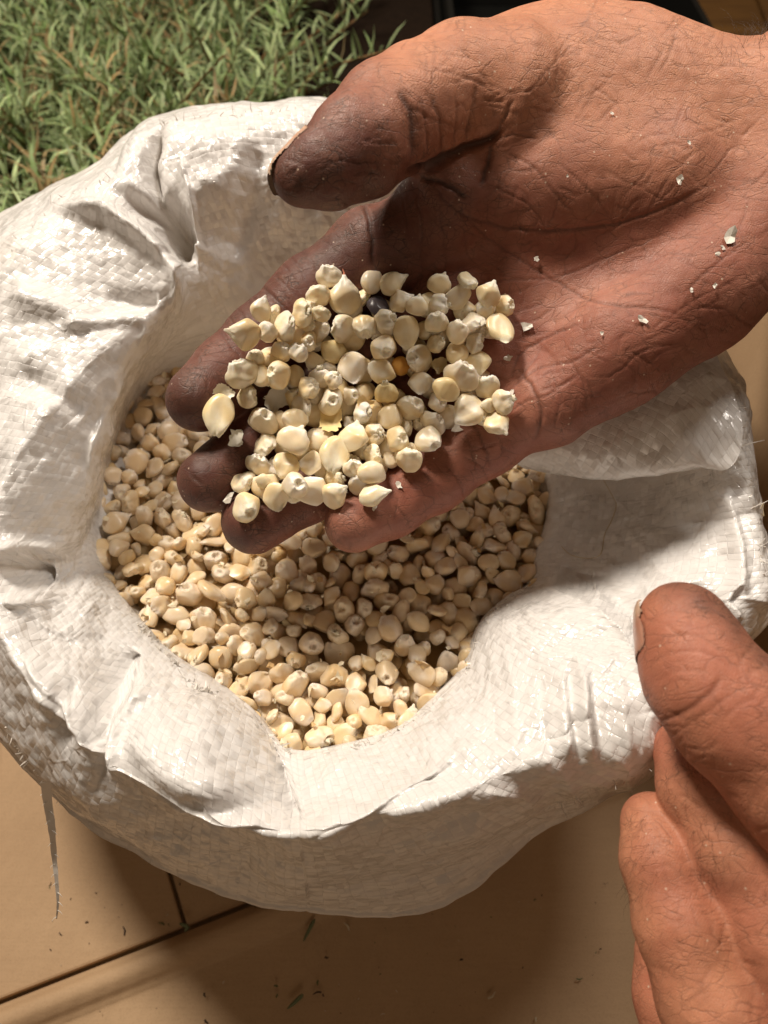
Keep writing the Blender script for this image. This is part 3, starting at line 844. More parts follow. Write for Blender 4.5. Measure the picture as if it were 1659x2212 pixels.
# loose strands, frays along the cut edges
M_STRAND = mat_plain('plastic_strand', (0.78, 0.74, 0.68), 0.35, 0.5, var=0.15)
fr = Build(); rs = np.random.RandomState(5)
def near(pxx, pyy, prefer=None):
    d_ = (SPX - pxx) ** 2 + (SPY - pyy) ** 2
    _, _, dep = proj(SG_)
    m = d_ < 36
    if not m.any(): i = np.argmin(d_); return SG_.reshape(-1, 3)[i]
    i = np.argmin(np.where(m, dep, 1e9)); return SG_.reshape(-1, 3)[i]
def fray(line, n, l0, l1, out, wd=0.35):
    L = catmull(np.array([(a, b, 0) for a, b in line], float), n * 2)
    for i in range(n):
        p2 = L[rs.randint(0, 2 * n)]
        b0 = near(p2[0] + rs.normal() * 3, p2[1] + rs.normal() * 3)
        ln_ = l0 + (l1 - l0) * rs.rand() ** 2
        o_ = np.array(out) + rs.normal(size=2) * 0.7
        dirv = CAMB[0] * o_[0] + CAMB[1] * o_[1] + CAMB[2] * (0.3 + 0.4 * rs.rand()); dirv /= np.linalg.norm(dirv)
        bend = rs.normal(size=3) * 0.5
        tt = np.linspace(0, 1, 4)[:, None]
        P = b0 + dirv * ln_ * tt + bend * ln_ * tt ** 2 - dirv * 0.6
        if rs.rand() < 0.5: fr.tube(P, 0.09 + 0.07 * rs.rand(), 3)
        else: fr.ribbon(P, CAMB[2] + rs.normal(size=3) * 0.4, wd * (0.6 + rs.rand()) * np.array([1, 1, .8, .2]))
fray([(0,1540),(60,1652),(180,1780),(300,1860)], 60, 0.8, 3.0, (-0.6, -0.7))
fray([(300,1340),(360,1410),(420,1470),(470,1490)], 80, 0.8, 3.5, (0.7, 0.6), 0.8)
fray([(230,1240),(290,1330),(350,1400)], 40, 0.8, 2.5, (0.7, 0.4), 0.7)
fray([(560,1560),(600,1600),(625,1622)], 16, 0.8, 3.0, (0.4, 0.8), 0.7)
fray([(760,1612),(860,1575),(950,1510)], 45, 0.8, 3.5, (-0.2, 0.9), 0.8)
fray([(1000,1450),(1045,1350),(1100,1290),(1160,1250)], 80, 0.8, 3.0, (-0.8, 0.3), 0.6)
fray([(343,264),(430,248),(560,238),(700,236)], 60, 0.8, 3.0, (0, 1))
fray([(20,560),(120,435),(240,375)], 40, 0.6, 2.0, (-0.5, 0.8))
fray([(1592,870),(1604,1000),(1632,1130),(1650,1240)], 50, 0.8, 4.0, (1, 0))
fray([(1180,1760),(1290,1706),(1390,1656)], 30, 0.8, 4.5, (0.2, -1))
fray([(1250,1230),(1300,1262),(1200,1240)], 30, 0.6, 2.0, (0, 1))
sackpart('frayed_edge', fr.build('frayed_edge', M_STRAND), kind='stuff')
st2 = Build()
def strand_px(pts, lift, r):
    P = [near(a, b) + toC * lift for a, b in pts]
    st2.tube(catmull(np.array(P), 40), r, 4)
strand_px([(1278,1000),(1300,1040),(1318,1070),(1325,1090),(1318,1120),(1300,1150),(1292,1190),(1270,1200),(1230,1195),(1210,1175)], 1.2, 0.16)
st3 = Build(); _k = st2; st2 = st3
strand_px([(1636,1100),(1650,1085),(1658,1095),(1650,1110),(1640,1108)], 3.0, 0.16)
M_THREAD = mat_plain('thread', (0.62, 0.50, 0.30), 0.5)
sackpart('loose_thread', st3.build('loose_thread', M_THREAD), label='short curled thread standing out at the right rim')
sackpart('loose_thread', _k.build('loose_thread', M_THREAD), label='fine straw-coloured thread on the right inner side')
# long white tape hanging at the lower left
hb = Build()
hp = [(98,1690,205),(104,1740,212),(112,1790,216),(117,1850,222),(122,1900,224),(125,1950,226),(122,1985,228)]
HP = catmull(np.array([W(a, b, c) for a, b, c in hp]), 30)
wdt = np.interp(np.linspace(0, 1, 30), [0, .15, .5, 1], [2.6, 2.2, 1.3, 0.3]) * (1 + 0.25 * rs.rand(30))
hb.ribbon(HP, CAMB[2] + np.array([.3, 0, 0]), wdt)
for i in range(4, 30, 2):
    d_ = CAMB[0] * (1 if rs.rand() < .5 else -1) + CAMB[1] * -0.6
    hb.tube(np.array([HP[i], HP[i] + d_ * 0.8, HP[i] + d_ * 1.5 - CAMB[1] * .4]), [.15, .12, .04], 3)
sackpart('torn_strip', hb.build('torn_strip', M_STRAND), label='long thin torn white strip hanging at the lower left')
# ------------------------------------------------------------------ hands: one continuous surface each, from a smooth distance field
GS = 0.62
class Field:
    def __init__(s, lo, hi, gs):
        s.lo = np.array(lo, float); s.gs = gs
        s.n = np.ceil((np.array(hi) - s.lo) / gs).astype(int) + 1
        s.v = np.full(tuple(s.n), 40.0, np.float32)
    def like(s):
        o = Field.__new__(Field); o.lo = s.lo; o.gs = s.gs; o.n = s.n; o.v = np.full(tuple(s.n), 40.0, np.float32); return o
    def ax(s, i, a, b): return (s.lo[i] + s.gs * np.arange(a, b)).astype(np.float32)
    def cone(s, P0, P1, r0, r1, k, fl=1.0):
        P0 = np.array(P0, float); P1 = np.array(P1, float)
        m = max(r0, r1) + k + 3
        lo = np.maximum(((np.minimum(P0, P1) - m - s.lo) / s.gs).astype(int), 0)
        hi = np.minimum(((np.maximum(P0, P1) + m - s.lo) / s.gs).astype(int) + 2, s.n)
        if (hi <= lo).any(): return
        X = s.ax(0, lo[0], hi[0])[:, None, None] - P0[0]; Y = s.ax(1, lo[1], hi[1])[None, :, None] - P0[1]; Z = (s.ax(2, lo[2], hi[2])[None, None, :] - P0[2]) / fl
        b = P1 - P0; b = np.array([b[0], b[1], b[2] / fl]); L = (b * b).sum() + 1e-6
        t = np.clip((X * b[0] + Y * b[1] + Z * b[2]) / L, 0, 1)
        d = np.sqrt((X - t * b[0]) ** 2 + (Y - t * b[1]) ** 2 + (Z - t * b[2]) ** 2) - (r0 + (r1 - r0) * t)
        sl = tuple(slice(a, c) for a, c in zip(lo, hi))
        cur = s.v[sl]
        if k > 0:
            h = np.maximum(k - np.abs(cur - d), 0) / k
            s.v[sl] = np.minimum(cur, d) - h * h * k * 0.25
        else: s.v[sl] = np.minimum(cur, d)
    def chain(s, pts, k, fl=1.0):
        for a, b in zip(pts[:-1], pts[1:]):
            s.cone(c3(a), c3(b), a[3], b[3], k, fl)
def c3(p):
    d = p[2]; return ((p[0] - 829.5) / F * d, -(p[1] - 1106.0) / F * d, d)
def smin(a, b, k):
    h = np.maximum(k - np.abs(a - b), 0) / k
    return np.minimum(a, b) - h * h * k * 0.25
def nets(f):
    v = f.v; ins = v < 0
    cnt = np.zeros(tuple(np.array(v.shape) - 1), np.int8)
    for a in (0, 1):
        for b in (0, 1):
            for c in (0, 1):
                cnt += ins[a:v.shape[0] - 1 + a, b:v.shape[1] - 1 + b, c:v.shape[2] - 1 + c]
    act = (cnt > 0) & (cnt < 8)
    I = np.argwhere(act); idm = np.full(act.shape, -1, np.int32); idm[act] = np.arange(len(I))
    acc = np.zeros((len(I), 3)); num = np.zeros(len(I))
    cor = [(a, b, c) for a in (0, 1) for b in (0, 1) for c in (0, 1)]
    for p in cor:
        for ax in range(3):
            if p[ax]: continue
            q = list(p); q[ax] = 1
            va = v[I[:, 0] + p[0], I[:, 1] + p[1], I[:, 2] + p[2]]; vb = v[I[:, 0] + q[0], I[:, 1] + q[1], I[:, 2] + q[2]]
            m = (va < 0) != (vb < 0)
            t = np.where(m, va / (va - vb + 1e-12), 0)
            pt = np.tile(np.array(p, float), (len(I), 1)); pt[:, ax] = t
            acc += pt * m[:, None]; num += m
    V = (I + acc / num[:, None]) * f.gs + f.lo
    Fs = []
    for ax in range(3):
        o1, o2 = [(1, 2), (2, 0), (0, 1)][ax]
        sh = list(v.shape); sa = [slice(None)] * 3; sb = [slice(None)] * 3
        sa[ax] = slice(0, -1); sb[ax] = slice(1, None)
        ch = ins[tuple(sa)] != ins[tuple(sb)]
        E = np.argwhere(ch)
        ok = (E[:, o1] > 0) & (E[:, o2] > 0) & (E[:, o1] < v.shape[o1] - 1) & (E[:, o2] < v.shape[o2] - 1)
        E = E[ok]
        fl = ins[tuple(sa)][E[:, 0], E[:, 1], E[:, 2]]
        def g(a, b):
            e = E.copy(); e[:, o1] -= a; e[:, o2] -= b
            return idm[e[:, 0], e[:, 1], e[:, 2]]
        q = np.stack([g(1, 1), g(0, 1), g(0, 0), g(1, 0)], 1)
        q[~fl] = q[~fl][:, ::-1]
        Fs.append(q)
    return V, np.concatenate(Fs)
def relax(V, Fq, it=2, lam=0.5):
    e = np.concatenate([Fq[:, [0, 1]], Fq[:, [1, 2]], Fq[:, [2, 3]], Fq[:, [3, 0]]])
    e = np.concatenate([e, e[:, ::-1]]); deg = np.bincount(e[:, 0], minlength=len(V)) + 1e-9
    for _ in range(it):
        A = np.stack([np.bincount(e[:, 0], V[e[:, 1], c], len(V)) for c in range(3)], 1) / deg[:, None]
        V = V + lam * (A - V)
    return V

def finish_hand(V, Fq, creases, colour, seed, nrand, area):
    V = relax(V, Fq, 3, 0.55)
    Wd = cam2world(V)
    N = vnormals(Wd, Fq)
    if (N * (Wd - Wd.mean(0))).sum() < 0: N = -N; Fq = Fq[:, ::-1]
    px, py, d = proj(Wd)
    toc = np.array([0, 0, ZC]) - Wd; toc /= np.linalg.norm(toc, axis=1)[:, None]
    face = sstep(-0.05, 0.25, (N * toc).sum(1))
    dep = np.zeros(len(V)); cz = np.zeros(len(V))
    def apply(pts, w, a):
        x0 = min(p[0] for p in pts) - 70; x1 = max(p[0] for p in pts) + 70; y0 = min(p[1] for p in pts) - 70; y1 = max(p[1] for p in pts) + 70
        m = np.where((px > x0) & (px < x1) & (py > y0) & (py < y1) & (face > 0))[0]
        if not len(m): return
        dist, t, s = seg_dist(px[m], py[m], pts)
        dist = dist * d[m] / F                           # to mm
        fd = np.clip(np.minimum((t + 0.03) / 0.2, (1.03 - t) / 0.2), 0, 1)
        g1 = np.exp(-(dist / w) ** 2); g2 = np.exp(-(dist / (w * 3.0)) ** 2)
        dep[m] += a * (g1 - 0.22 * g2) * fd * face[m]
        cz[m] = np.maximum(cz[m], np.exp(-(dist / (w * 0.85)) ** 2) * fd * min(1, abs(a) / 0.9) * (a > 0))
    for pts, w, a in creases:
        w *= 0.62; a *= 0.52
        if len(pts) > 2:
            c = catmull(np.array([(x, y, 0) for x, y in pts], float), len(pts) * 4)
            rr = np.random.RandomState(int(pts[0][0]))
            c[1:-1, :2] += rr.normal(size=(len(c) - 2, 2)) * 1.2
            pts = [(a_, b_) for a_, b_, _ in c]
        apply(pts, w, a)
    rr = np.random.RandomState(seed)
    for i in range(nrand):
        x0, y0, ang, L = area(rr)
        n = 5; q = [(x0, y0)]
        for j in range(n):
            ang += rr.normal() * 0.22
            q.append((q[-1][0] + math.cos(ang) * L / n, q[-1][1] + math.sin(ang) * L / n))
        apply(q, 0.34 + 0.2 * rr.rand(), 0.08 + 0.20 * rr.rand() ** 2)
    lump = noise(Wd, 11.0) * 0.45 + noise(Wd, 4.0, 5.0) * 0.18
    Wd2 = Wd - N * dep[:, None] + N * lump[:, None] * 0.8
    c, dirt = colour(px, py, d, N, Wd)
    return Wd2, Fq, c, dirt, cz, px, py, d, face

# --- open hand
E = lambda *a: a
palm = Field((-100, -30, 180), (215, 240, 322), GS)
for pts, k, fl in (
    ([E(1650,300,262,31), E(1760,265,268,32), E(2250,150,290,36)], 12, 1.0),
    ([E(1440,290,251,34), E(1330,265,250,35), E(1180,240,250,33)], 16, 0.5),
    ([E(1180,235,248,31), E(1000,198,241,19)], 12, 0.65),
    ([E(1640,480,252,24), E(1500,630,247,19), E(1335,752,248,17.5), E(1195,872,250,14)], 12, 1.0),
    ([E(1600,430,260,24), E(1400,430,259,20), E(940,500,257,13)], 12, 1.0),
    ([E(1560,500,260,22), E(1300,560,261,18), E(970,660,262,13)], 12, 1.0),
    ([E(1540,560,260,20), E(1350,640,261,17), E(1050,785,261,13)], 12, 1.0),
    ([E(1060,360,250,15), E(985,415,249,14), E(960,430,252,13)], 9, 1.0),
    ([E(1200,400,248,20), E(1400,400,247,20)], 12, 1.0),
    ): palm.chain(pts, k, fl)
fing = []
for pts in (
    [E(940,500,259,14.5), E(805,545,262,14.5), E(672,648,264,14.2), E(572,742,262,13.6), E(495,812,257,12.6), E(432,862,250,11.2)],
    [E(980,650,263,13.5), E(840,738,268,13.2), E(700,840,269,13), E(565,950,264,12), E(452,1040,255,10.8)],
    [E(1060,765,262,13.5), E(930,855,268,13.2), E(800,950,268,12.8), E(665,1050,263,12), E(548,1128,255,11)],
    [E(1160,872,256,13), E(1050,948,260,12.5), E(935,1030,261,11.8), E(845,1088,257,10.8), E(765,1130,251,10.0)],
    ):
    fing.append(pts)
fv = None
for pts in fing:
    f = palm.like(); f.chain(pts, 5)
    fv = f.v if fv is None else smin(fv, f.v, 2.2)
palm.v = smin(palm.v, fv, 8.0)
th = palm.like()
th.chain([E(1080,215,243,24), E(1000,196,240,19.5), E(905,228,233,17.3), E(838,260,227,16.3), E(775,317,220,14.6), E(706,362,216,11.1), E(650,382,215,8.3)], 4, 0.92)
palm.v = smin(palm.v, th.v, 5.0)
V, Fq = nets(palm)
del th, f, fv
CR1 = [
 ([(470,655),(500,690),(520,735)], 0.6, 0.70),
 ([(490,640),(520,675),(540,720)], 0.6, 0.60),
 ([(512,625),(542,660),(562,705)], 0.6, 0.70),
 ([(532,612),(562,647),(582,692)], 0.6, 0.50),
 ([(452,680),(482,715),(502,760)], 0.6, 0.50),
 ([(600,560),(630,595),(650,640)], 0.6, 0.50),
 ([(620,548),(650,583),(670,628)], 0.6, 0.60),
 ([(645,535),(675,570),(695,615)], 0.6, 0.40),
 ([(1000,985),(1040,1010),(1060,1050)], 0.6, 0.6), ([(960,1000),(990,1040),(1005,1075)], 0.6, 0.6), ([(850,1090),(880,1120),(890,1160)], 0.5, 0.5),
 ([(880,372),(930,358),(1000,322),(1050,304),(1088,276)], 2.6, 5.5), ([(905,385),(960,395),(1010,430)], 1.6, 1.6), ([(1062,310),(1052,360),(1040,400)], 1.6, 1.5),
 ([(905,372),(940,405),(985,455),(1060,485),(1150,497),(1250,494),(1350,478),(1450,440),(1545,395)], 1.0, 0.95),
 ([(929,385),(1004,465),(1069,525),(1154,580),(1214,615),(1264,645),(1329,660),(1429,670),(1494,695)], 0.8, 0.8),
 ([(1000,620),(1100,605),(1200,600),(1300,560),(1400,520)], 0.7, 0.6),
 ([(1100,820),(1130,760),(1200,720),(1250,700)], 0.8, 0.8), ([(1095,850),(1160,800),(1240,780),(1300,740)], 0.7, 0.7),
 ([(1090,905),(1130,870),(1190,850),(1260,800)], 0.6, 0.6), ([(1105,700),(1160,690),(1200,660)], 0.6, 0.5),
 ([(1150,955),(1170,900),(1150,840),(1120,800)], 1.0, 1.0), ([(1190,930),(1210,870),(1190,800)], 0.7, 0.6), ([(1270,900),(1260,830),(1230,780)], 0.7, 0.5),
 ([(860,194),(886,238),(892,279),(888,344)], 1.9, 1.5), ([(927,200),(945,250),(953,303),(957,344)], 1.2, 0.8), ([(1028,180),(1020,240),(1000,305)], 1.1, 0.8),
 ([(905,215),(918,260),(922,330)], 0.7, 0.6), ([(985,200),(985,260),(975,330)], 0.7, 0.6),
 ([(1110,215),(1085,260),(1062,300),(1000,315)], 1.0, 1.0), ([(1058,305),(1110,290),(1160,300)], 0.8, 0.7),
 ([(775,300),(820,310),(870,305)], 0.5, 0.5), ([(730,345),(770,352),(820,350)], 0.6, 0.6), ([(760,380),(790,372),(830,378)], 0.5, 0.5), ([(740,330),(735,380)], 0.5, 0.5),
 ([(784,440),(801,493),(806,575)], 1.1, 1.4), ([(900,430),(912,500),(905,575)], 0.7, 0.6), ([(945,450),(960,520),(962,600)], 0.7, 0.6), ([(1000,480),(1010,560)], 0.6, 0.5), ([(870,430),(880,500)], 0.5, 0.5),
 ([(560,615),(600,650),(640,700)], 0.9, 0.9), ([(540,635),(575,670),(600,710)], 0.7, 0.6), ([(450,700),(500,745),(530,800)], 0.7, 0.6), ([(590,590),(640,640)], 0.7, 0.5),
 ([(1010,900),(1040,950),(1060,1010)], 0.9, 1.0), ([(1040,890),(1075,940),(1090,985)], 0.7, 0.7), ([(1000,930),(1020,975),(1030,1030)], 0.7, 0.6),
 ([(930,960),(1000,975),(1100,950)], 0.5, 0.5), ([(900,1010),(960,1060)], 0.6, 0.5),
 ([(1250,470),(1200,420),(1150,360),(1090,330)], 0.7, 0.6), ([(1320,470),(1260,400),(1200,350)], 0.6, 0.5), ([(1400,455),(1450,380),(1500,330)], 0.6, 0.45),
 ([(1180,500),(1140,440),(1060,400)], 0.6, 0.5), ([(1490,200),(1430,330),(1340,430)], 0.5, 0.35),
 ([(1240,60),(1190,140),(1130,210)], 0.5, 0.3), ([(1300,70),(1240,170),(1170,260)], 0.5, 0.3), ([(1360,90),(1300,190),(1220,290)], 0.5, 0.25),
 ([(1470,640),(1560,560),(1620,520)], 0.7, 0.5), ([(1400,720),(1500,650),(1600,600)], 0.6, 0.4), ([(1300,830),(1390,760),(1480,740)], 0.6, 0.5),
 ([(1640,560),(1600,500),(1620,430)], 0.7, 0.5),
]
def area1(rr):
    r = rr.rand()
    if r < 0.62: return 900 + 750 * rr.rand(), 60 + 850 * rr.rand(), rr.choice([-0.75, 0.9, 0.1]) + rr.normal() * 0.35, 30 + 80 * rr.rand()
    if r < 0.8: return 600 + 350 * rr.rand(), 180 + 250 * rr.rand(), rr.normal() * 0.8 + 0.3, 18 + 30 * rr.rand()
    return 380 + 500 * rr.rand(), 500 + 650 * rr.rand(), 0.9 + rr.normal() * 0.3, 20 + 40 * rr.rand()
def col1(px, py, d, N, Wd):
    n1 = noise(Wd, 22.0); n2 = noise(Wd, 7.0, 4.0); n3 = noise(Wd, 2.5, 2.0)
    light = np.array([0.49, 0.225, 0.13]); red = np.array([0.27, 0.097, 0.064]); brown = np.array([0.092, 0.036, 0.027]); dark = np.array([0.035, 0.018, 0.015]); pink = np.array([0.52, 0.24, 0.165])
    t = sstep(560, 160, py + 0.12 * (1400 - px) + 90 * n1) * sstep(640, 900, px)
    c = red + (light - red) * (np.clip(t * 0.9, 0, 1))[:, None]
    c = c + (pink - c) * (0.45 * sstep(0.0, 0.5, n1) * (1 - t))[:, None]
    # grime grows toward the finger tips and the outer edge of the palm
    a = sstep(1180, 800, px + 0.55 * (py - 560)) * sstep(310, 420, py); b = sstep(905, 800, px) * sstep(150, 270, py - 0.45 * (700 - px))
    thumb = sstep(243, 234, d) * sstep(1000, 880, px) * sstep(470, 440, py)
    gt = sstep(900, 720, px) * 0.5 + sstep(180, 360, py) * 0.6
    g = a * 0.95 * (1 - thumb) + gt * thumb
    edge = 0.45 * sstep(820, 960, py + 0.62 * (px - 1300) + 40 * n1) * sstep(1150, 1300, px)
    g = np.clip(np.maximum(g, edge) + 0.25 * n1 + 0.15 * n2, 0, 1)
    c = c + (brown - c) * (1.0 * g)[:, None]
    tip = np.zeros(len(px))
    for (cx, cy, r) in ((400, 850, 90), (405, 1010, 75), (640, 1165, 40), (500, 640, 70), (700, 520, 90), (620, 400, 70), (800, 420, 70), (500, 1180, 50)):
        tip = np.maximum(tip, np.exp(-((px - cx) ** 2 + (py - cy) ** 2) / r ** 2))
    tip = tip * sstep(-0.5, 0.4, n1 + 0.6 * n2 + 0.25)
    ok = (px < 900)
    c = c + (dark - c) * (0.8 * tip * ok)[:, None]
    wr = sstep(1560, 1640, px) * sstep(258, 245, d - 10) * 0
    c = c * (1 + 0.12 * n2 + 0.12 * n3)[:, None]
    return np.clip(c, 0.01, 1), np.clip(g + tip * 0.6, 0, 1)
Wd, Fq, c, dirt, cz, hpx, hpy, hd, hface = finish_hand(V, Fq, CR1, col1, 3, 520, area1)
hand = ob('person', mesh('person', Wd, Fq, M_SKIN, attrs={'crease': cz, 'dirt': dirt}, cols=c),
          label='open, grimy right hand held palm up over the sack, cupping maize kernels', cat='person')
HV, HN = Wd, vnormals(Wd, Fq)
# front depth map of the hand, 6 px cells
CELL = 6.0
def depthmap(px, py, d, w=1700, h=2300):
    nx, ny = int(w / CELL), int(h / CELL); Z = np.full((nx, ny), 1e9)
    ix = (px / CELL).astype(int); iy = (py / CELL).astype(int)
    m = (ix >= 0) & (ix < nx) & (iy >= 0) & (iy < ny)
    np.minimum.at(Z, (ix[m], iy[m]), d[m]); return Z
_px, _py, _d = proj(Wd)
HZ = depthmap(_px, _py, _d)
def hand_depth(x, y, r):
    a0, a1 = int((x - r) / CELL), int((x + r) / CELL) + 1; b0, b1 = int((y - r) / CELL), int((y + r) / CELL) + 1
    q = HZ[max(a0, 0):a1, max(b0, 0):b1]; q = q[q < 1e8]
    return q

# thumbnail along the upper edge of the thumb tip
M_NAIL = mat_plain('fingernail', (0.60, 0.37, 0.26), 0.30, 0.5, var=0.2, scale=150, sss=0.1, usecol=True)
def nail(parent, V_, Fq_, tipP, baseP, nvec, length, thr, label=None, tint=(0.58, 0.36, 0.25)):
    """nail plate: the skin's own surface over the nail bed, raised a little"""
    N_ = vnormals(V_, Fq_); tip = W(*tipP); base = W(*baseP); axv = tip - base; axv /= np.linalg.norm(axv)
    if (N_ * (V_ - V_.mean(0))).sum() < 0: N_ = -N_
    nv_ = CAMB[0] * nvec[0] + CAMB[1] * nvec[1] + CAMB[2] * nvec[2]; nv_ -= axv * (nv_ @ axv); nv_ /= np.linalg.norm(nv_)
    s_ = (V_ - tip) @ axv; rad = np.linalg.norm((V_ - tip) - s_[:, None] * axv, axis=1)
    back = -(s_ - 6.0)
    w_ = np.clip(back / length, 0, 1)
    th_ = thr + (1 - thr) * sstep(0.72, 1.0, w_)
    Np_ = N_ - axv * (N_ @ axv)[:, None]; Np_ /= np.linalg.norm(Np_, axis=1)[:, None] + 1e-9
    cosn = Np_ @ nv_
    m = (back > -1) & (back < length) & (rad < 19) & (cosn > th_) & (np.linalg.norm(V_ - tip, axis=1) < length + 9)
    f = Fq_[m[Fq_].all(1)]
    ids = np.unique(f); mp = np.full(len(V_), -1); mp[ids] = np.arange(len(ids))
    P = V_[ids]; edge = sstep(0, 0.12, cosn[ids] - th_[ids])
    P = P + N_[ids] * (0.12 + 0.38 * edge)[:, None] + axv * (1.2 * sstep(0.35, 0, w_[ids]))[:, None]
    col = np.array(tint) + (np.array([0.60, 0.42, 0.30]) - np.array(tint)) * sstep(0.3, 0.1, w_[ids])[:, None]
    rim = sstep(0.10, 0.0, cosn[ids] - th_[ids])[:, None] * 0.75
    col = col * (1 - rim) + np.array([0.06, 0.03, 0.02]) * rim
    o = ob('thumbnail', mesh('thumbnail', P, mp[f], M_NAIL, cols=col), parent=parent, label=label)
    return o
nail(hand, HV, Fq, (650, 382, 215), (775, 317, 220), (-0.46, 0.89, -0.42), 17.0, 0.45, label='pale thumbnail seen edge on, dirt under its rim')

# --- second hand, thumb and fingers gripping the rim
h2 = Field((58, -190, 150), (245, 4, 262), GS)
h2.chain([E(1795,2050,196,26), E(1950,2300,190,32)], 8)
h2.chain([E(1700,2150,205,18), E(1850,2350,200,22)], 8)
hv = None
for pts in (
    [E(1470,1348,197,11.0), E(1492,1400,194,12.5), E(1520,1470,190,13.8), E(1590,1545,187,15.5), E(1740,1680,184,18), E(1950,1900,182,24)],
    [E(1487,1625,214,9.5), E(1520,1700,207,11.5), E(1590,1830,200,12.8), E(1690,2000,193,15), E(1850,2240,186,19)],
    [E(1410,1782,213,9.0), E(1435,1860,207,11.0), E(1482,2000,200,12.8), E(1545,2160,194,14), E(1640,2380,188,16)],
    [E(1445,2060,216,9.5), E(1462,2160,212,11), E(1500,2330,206,12)],
    ):
    f = h2.like(); f.chain(pts, 5)
    hv = f.v if hv is None else smin(hv, f.v, 1.6)
h2.v = smin(h2.v, hv, 6.0)
V, Fq = nets(h2); del f, hv
CR2 = [
 ([(1425,1560),(1480,1535),(1530,1500),(1560,1460)], 1.0, 0.9), ([(1450,1590),(1510,1550),(1580,1500)], 0.7, 0.5), ([(1400,1400),(1460,1370),(1520,1380),(1570,1420)], 0.8, 0.4),
 ([(1395,1440),(1450,1410),(1520,1410),(1580,1440)], 0.7, 0.35), ([(1405,1480),(1460,1450),(1530,1450)], 0.7, 0.35), ([(1640,1380),(1600,1430),(1600,1500)], 0.7, 0.4),
 ([(1560,1560),(1600,1520),(1640,1510)], 0.7, 0.4), ([(1470,1610),(1520,1620),(1560,1600)], 0.6, 0.35),
 ([(1440,1800),(1470,1790),(1500,1800)], 0.6, 0.3), ([(1400,1850),(1430,1840),(1460,1850)], 0.6, 0.35), ([(1405,1880),(1440,1870),(1470,1885)], 0.6, 0.3), ([(1430,1700),(1470,1690),(1510,1700)], 0.6, 0.3),
]
def area2(rr): return 1380 + 280 * rr.rand(), 1260 + 950 * rr.rand(), rr.normal() * 0.6 + rr.choice([0.9, -0.7]), 20 + 50 * rr.rand()
def col2(px, py, d, N, Wd):
    n1 = noise(Wd, 20.0); n2 = noise(Wd, 7.0, 4.0); n3 = noise(Wd, 2.5, 2.0)
    a = np.array([0.60, 0.27, 0.155]); b = np.array([0.47, 0.165, 0.10]); dk = np.array([0.11, 0.055, 0.04])
    c = a + (b - a) * np.clip(0.5 + 0.8 * n1, 0, 1)[:, None]
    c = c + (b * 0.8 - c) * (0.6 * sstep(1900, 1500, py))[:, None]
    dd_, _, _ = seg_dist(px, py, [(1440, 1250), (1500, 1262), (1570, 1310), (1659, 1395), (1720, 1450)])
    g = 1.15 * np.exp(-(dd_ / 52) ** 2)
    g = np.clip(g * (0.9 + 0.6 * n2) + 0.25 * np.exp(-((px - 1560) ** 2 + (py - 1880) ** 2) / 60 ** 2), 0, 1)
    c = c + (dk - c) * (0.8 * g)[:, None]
    c = c * (1 + 0.10 * n2 + 0.10 * n3)[:, None]
    return np.clip(c, 0.01, 1), np.clip(g, 0, 1) * 0.6
Wd, Fq, c, dirt, cz, p2x, p2y, p2d, f2 = finish_hand(V, Fq, CR2, col2, 9, 110, area2)
hand2 = ob('person', mesh('person', Wd, Fq, M_SKIN, attrs={'crease': cz * 0.6, 'dirt': dirt}, cols=c),
           label='hand at the lower right gripping the rolled sack rim between thumb and fingers', cat='person')
nail(hand2, Wd, Fq, (1470, 1348, 197), (1520, 1470, 190), (-0.78, 0.42, -0.75), 13.5, 0.55, tint=(0.50, 0.25, 0.175))
# short dark hairs
M_HAIR = mat_plain('body_hair', (0.05, 0.025, 0.012), 0.5, 0.4)
def hairs(parent, V_, N_, regions, seed):
    b = Build(); rr = np.random.RandomState(seed); qx, qy, qd = proj(V_)
    toc = np.array([0, 0, ZC]) - V_; toc /= np.linalg.norm(toc, axis=1)[:, None]
    fc = (N_ * toc).sum(1)
    for (cx, cy, rx, ry, n, L, dx, dy, rad) in regions:
        m = np.where((((qx - cx) / rx) ** 2 + ((qy - cy) / ry) ** 2 < 1) & (fc > -0.3))[0]
        if not len(m): continue
        for i in rr.choice(m, n):
            l = L * (0.5 + rr.rand()); dv = CAMB[0] * (dx + rr.normal() * 0.5) + CAMB[1] * (-dy + rr.normal() * 0.5)
            dv = dv - N_[i] * (dv @ N_[i]) * 0.8; dv /= np.linalg.norm(dv) + 1e-6
            cv = rr.normal(size=3) * 0.5
            t = np.linspace(0, 1, 5)[:, None]
            P = V_[i] + dv * l * t + N_[i] * l * 0.45 * np.sin(t * 2.2) + cv * l * 0.4 * t * t
            b.tube(P, np.array([1, .9, .8, .6, .2]) * rad, 3)
    o = ob('hair', b.build('hair', M_HAIR), parent=parent, kind='stuff')
hairs(hand, HV, HN, [(1610,110,60,40,60,6.0,-0.3,-0.9,0.035), (1650,90,40,30,40,6.0,0.6,-0.9,0.035)], 2)
hairs(hand2, Wd, vnormals(Wd, Fq), [(1480,1700,45,60,45,2.6,0.5,0.6,0.028), (1530,1830,50,90,60,3.0,0.3,0.8,0.028), (1385,1860,40,110,55,2.6,-0.5,0.7,0.028), (1540,1300,60,50,70,1.0,0.5,0.5,0.03)], 4)
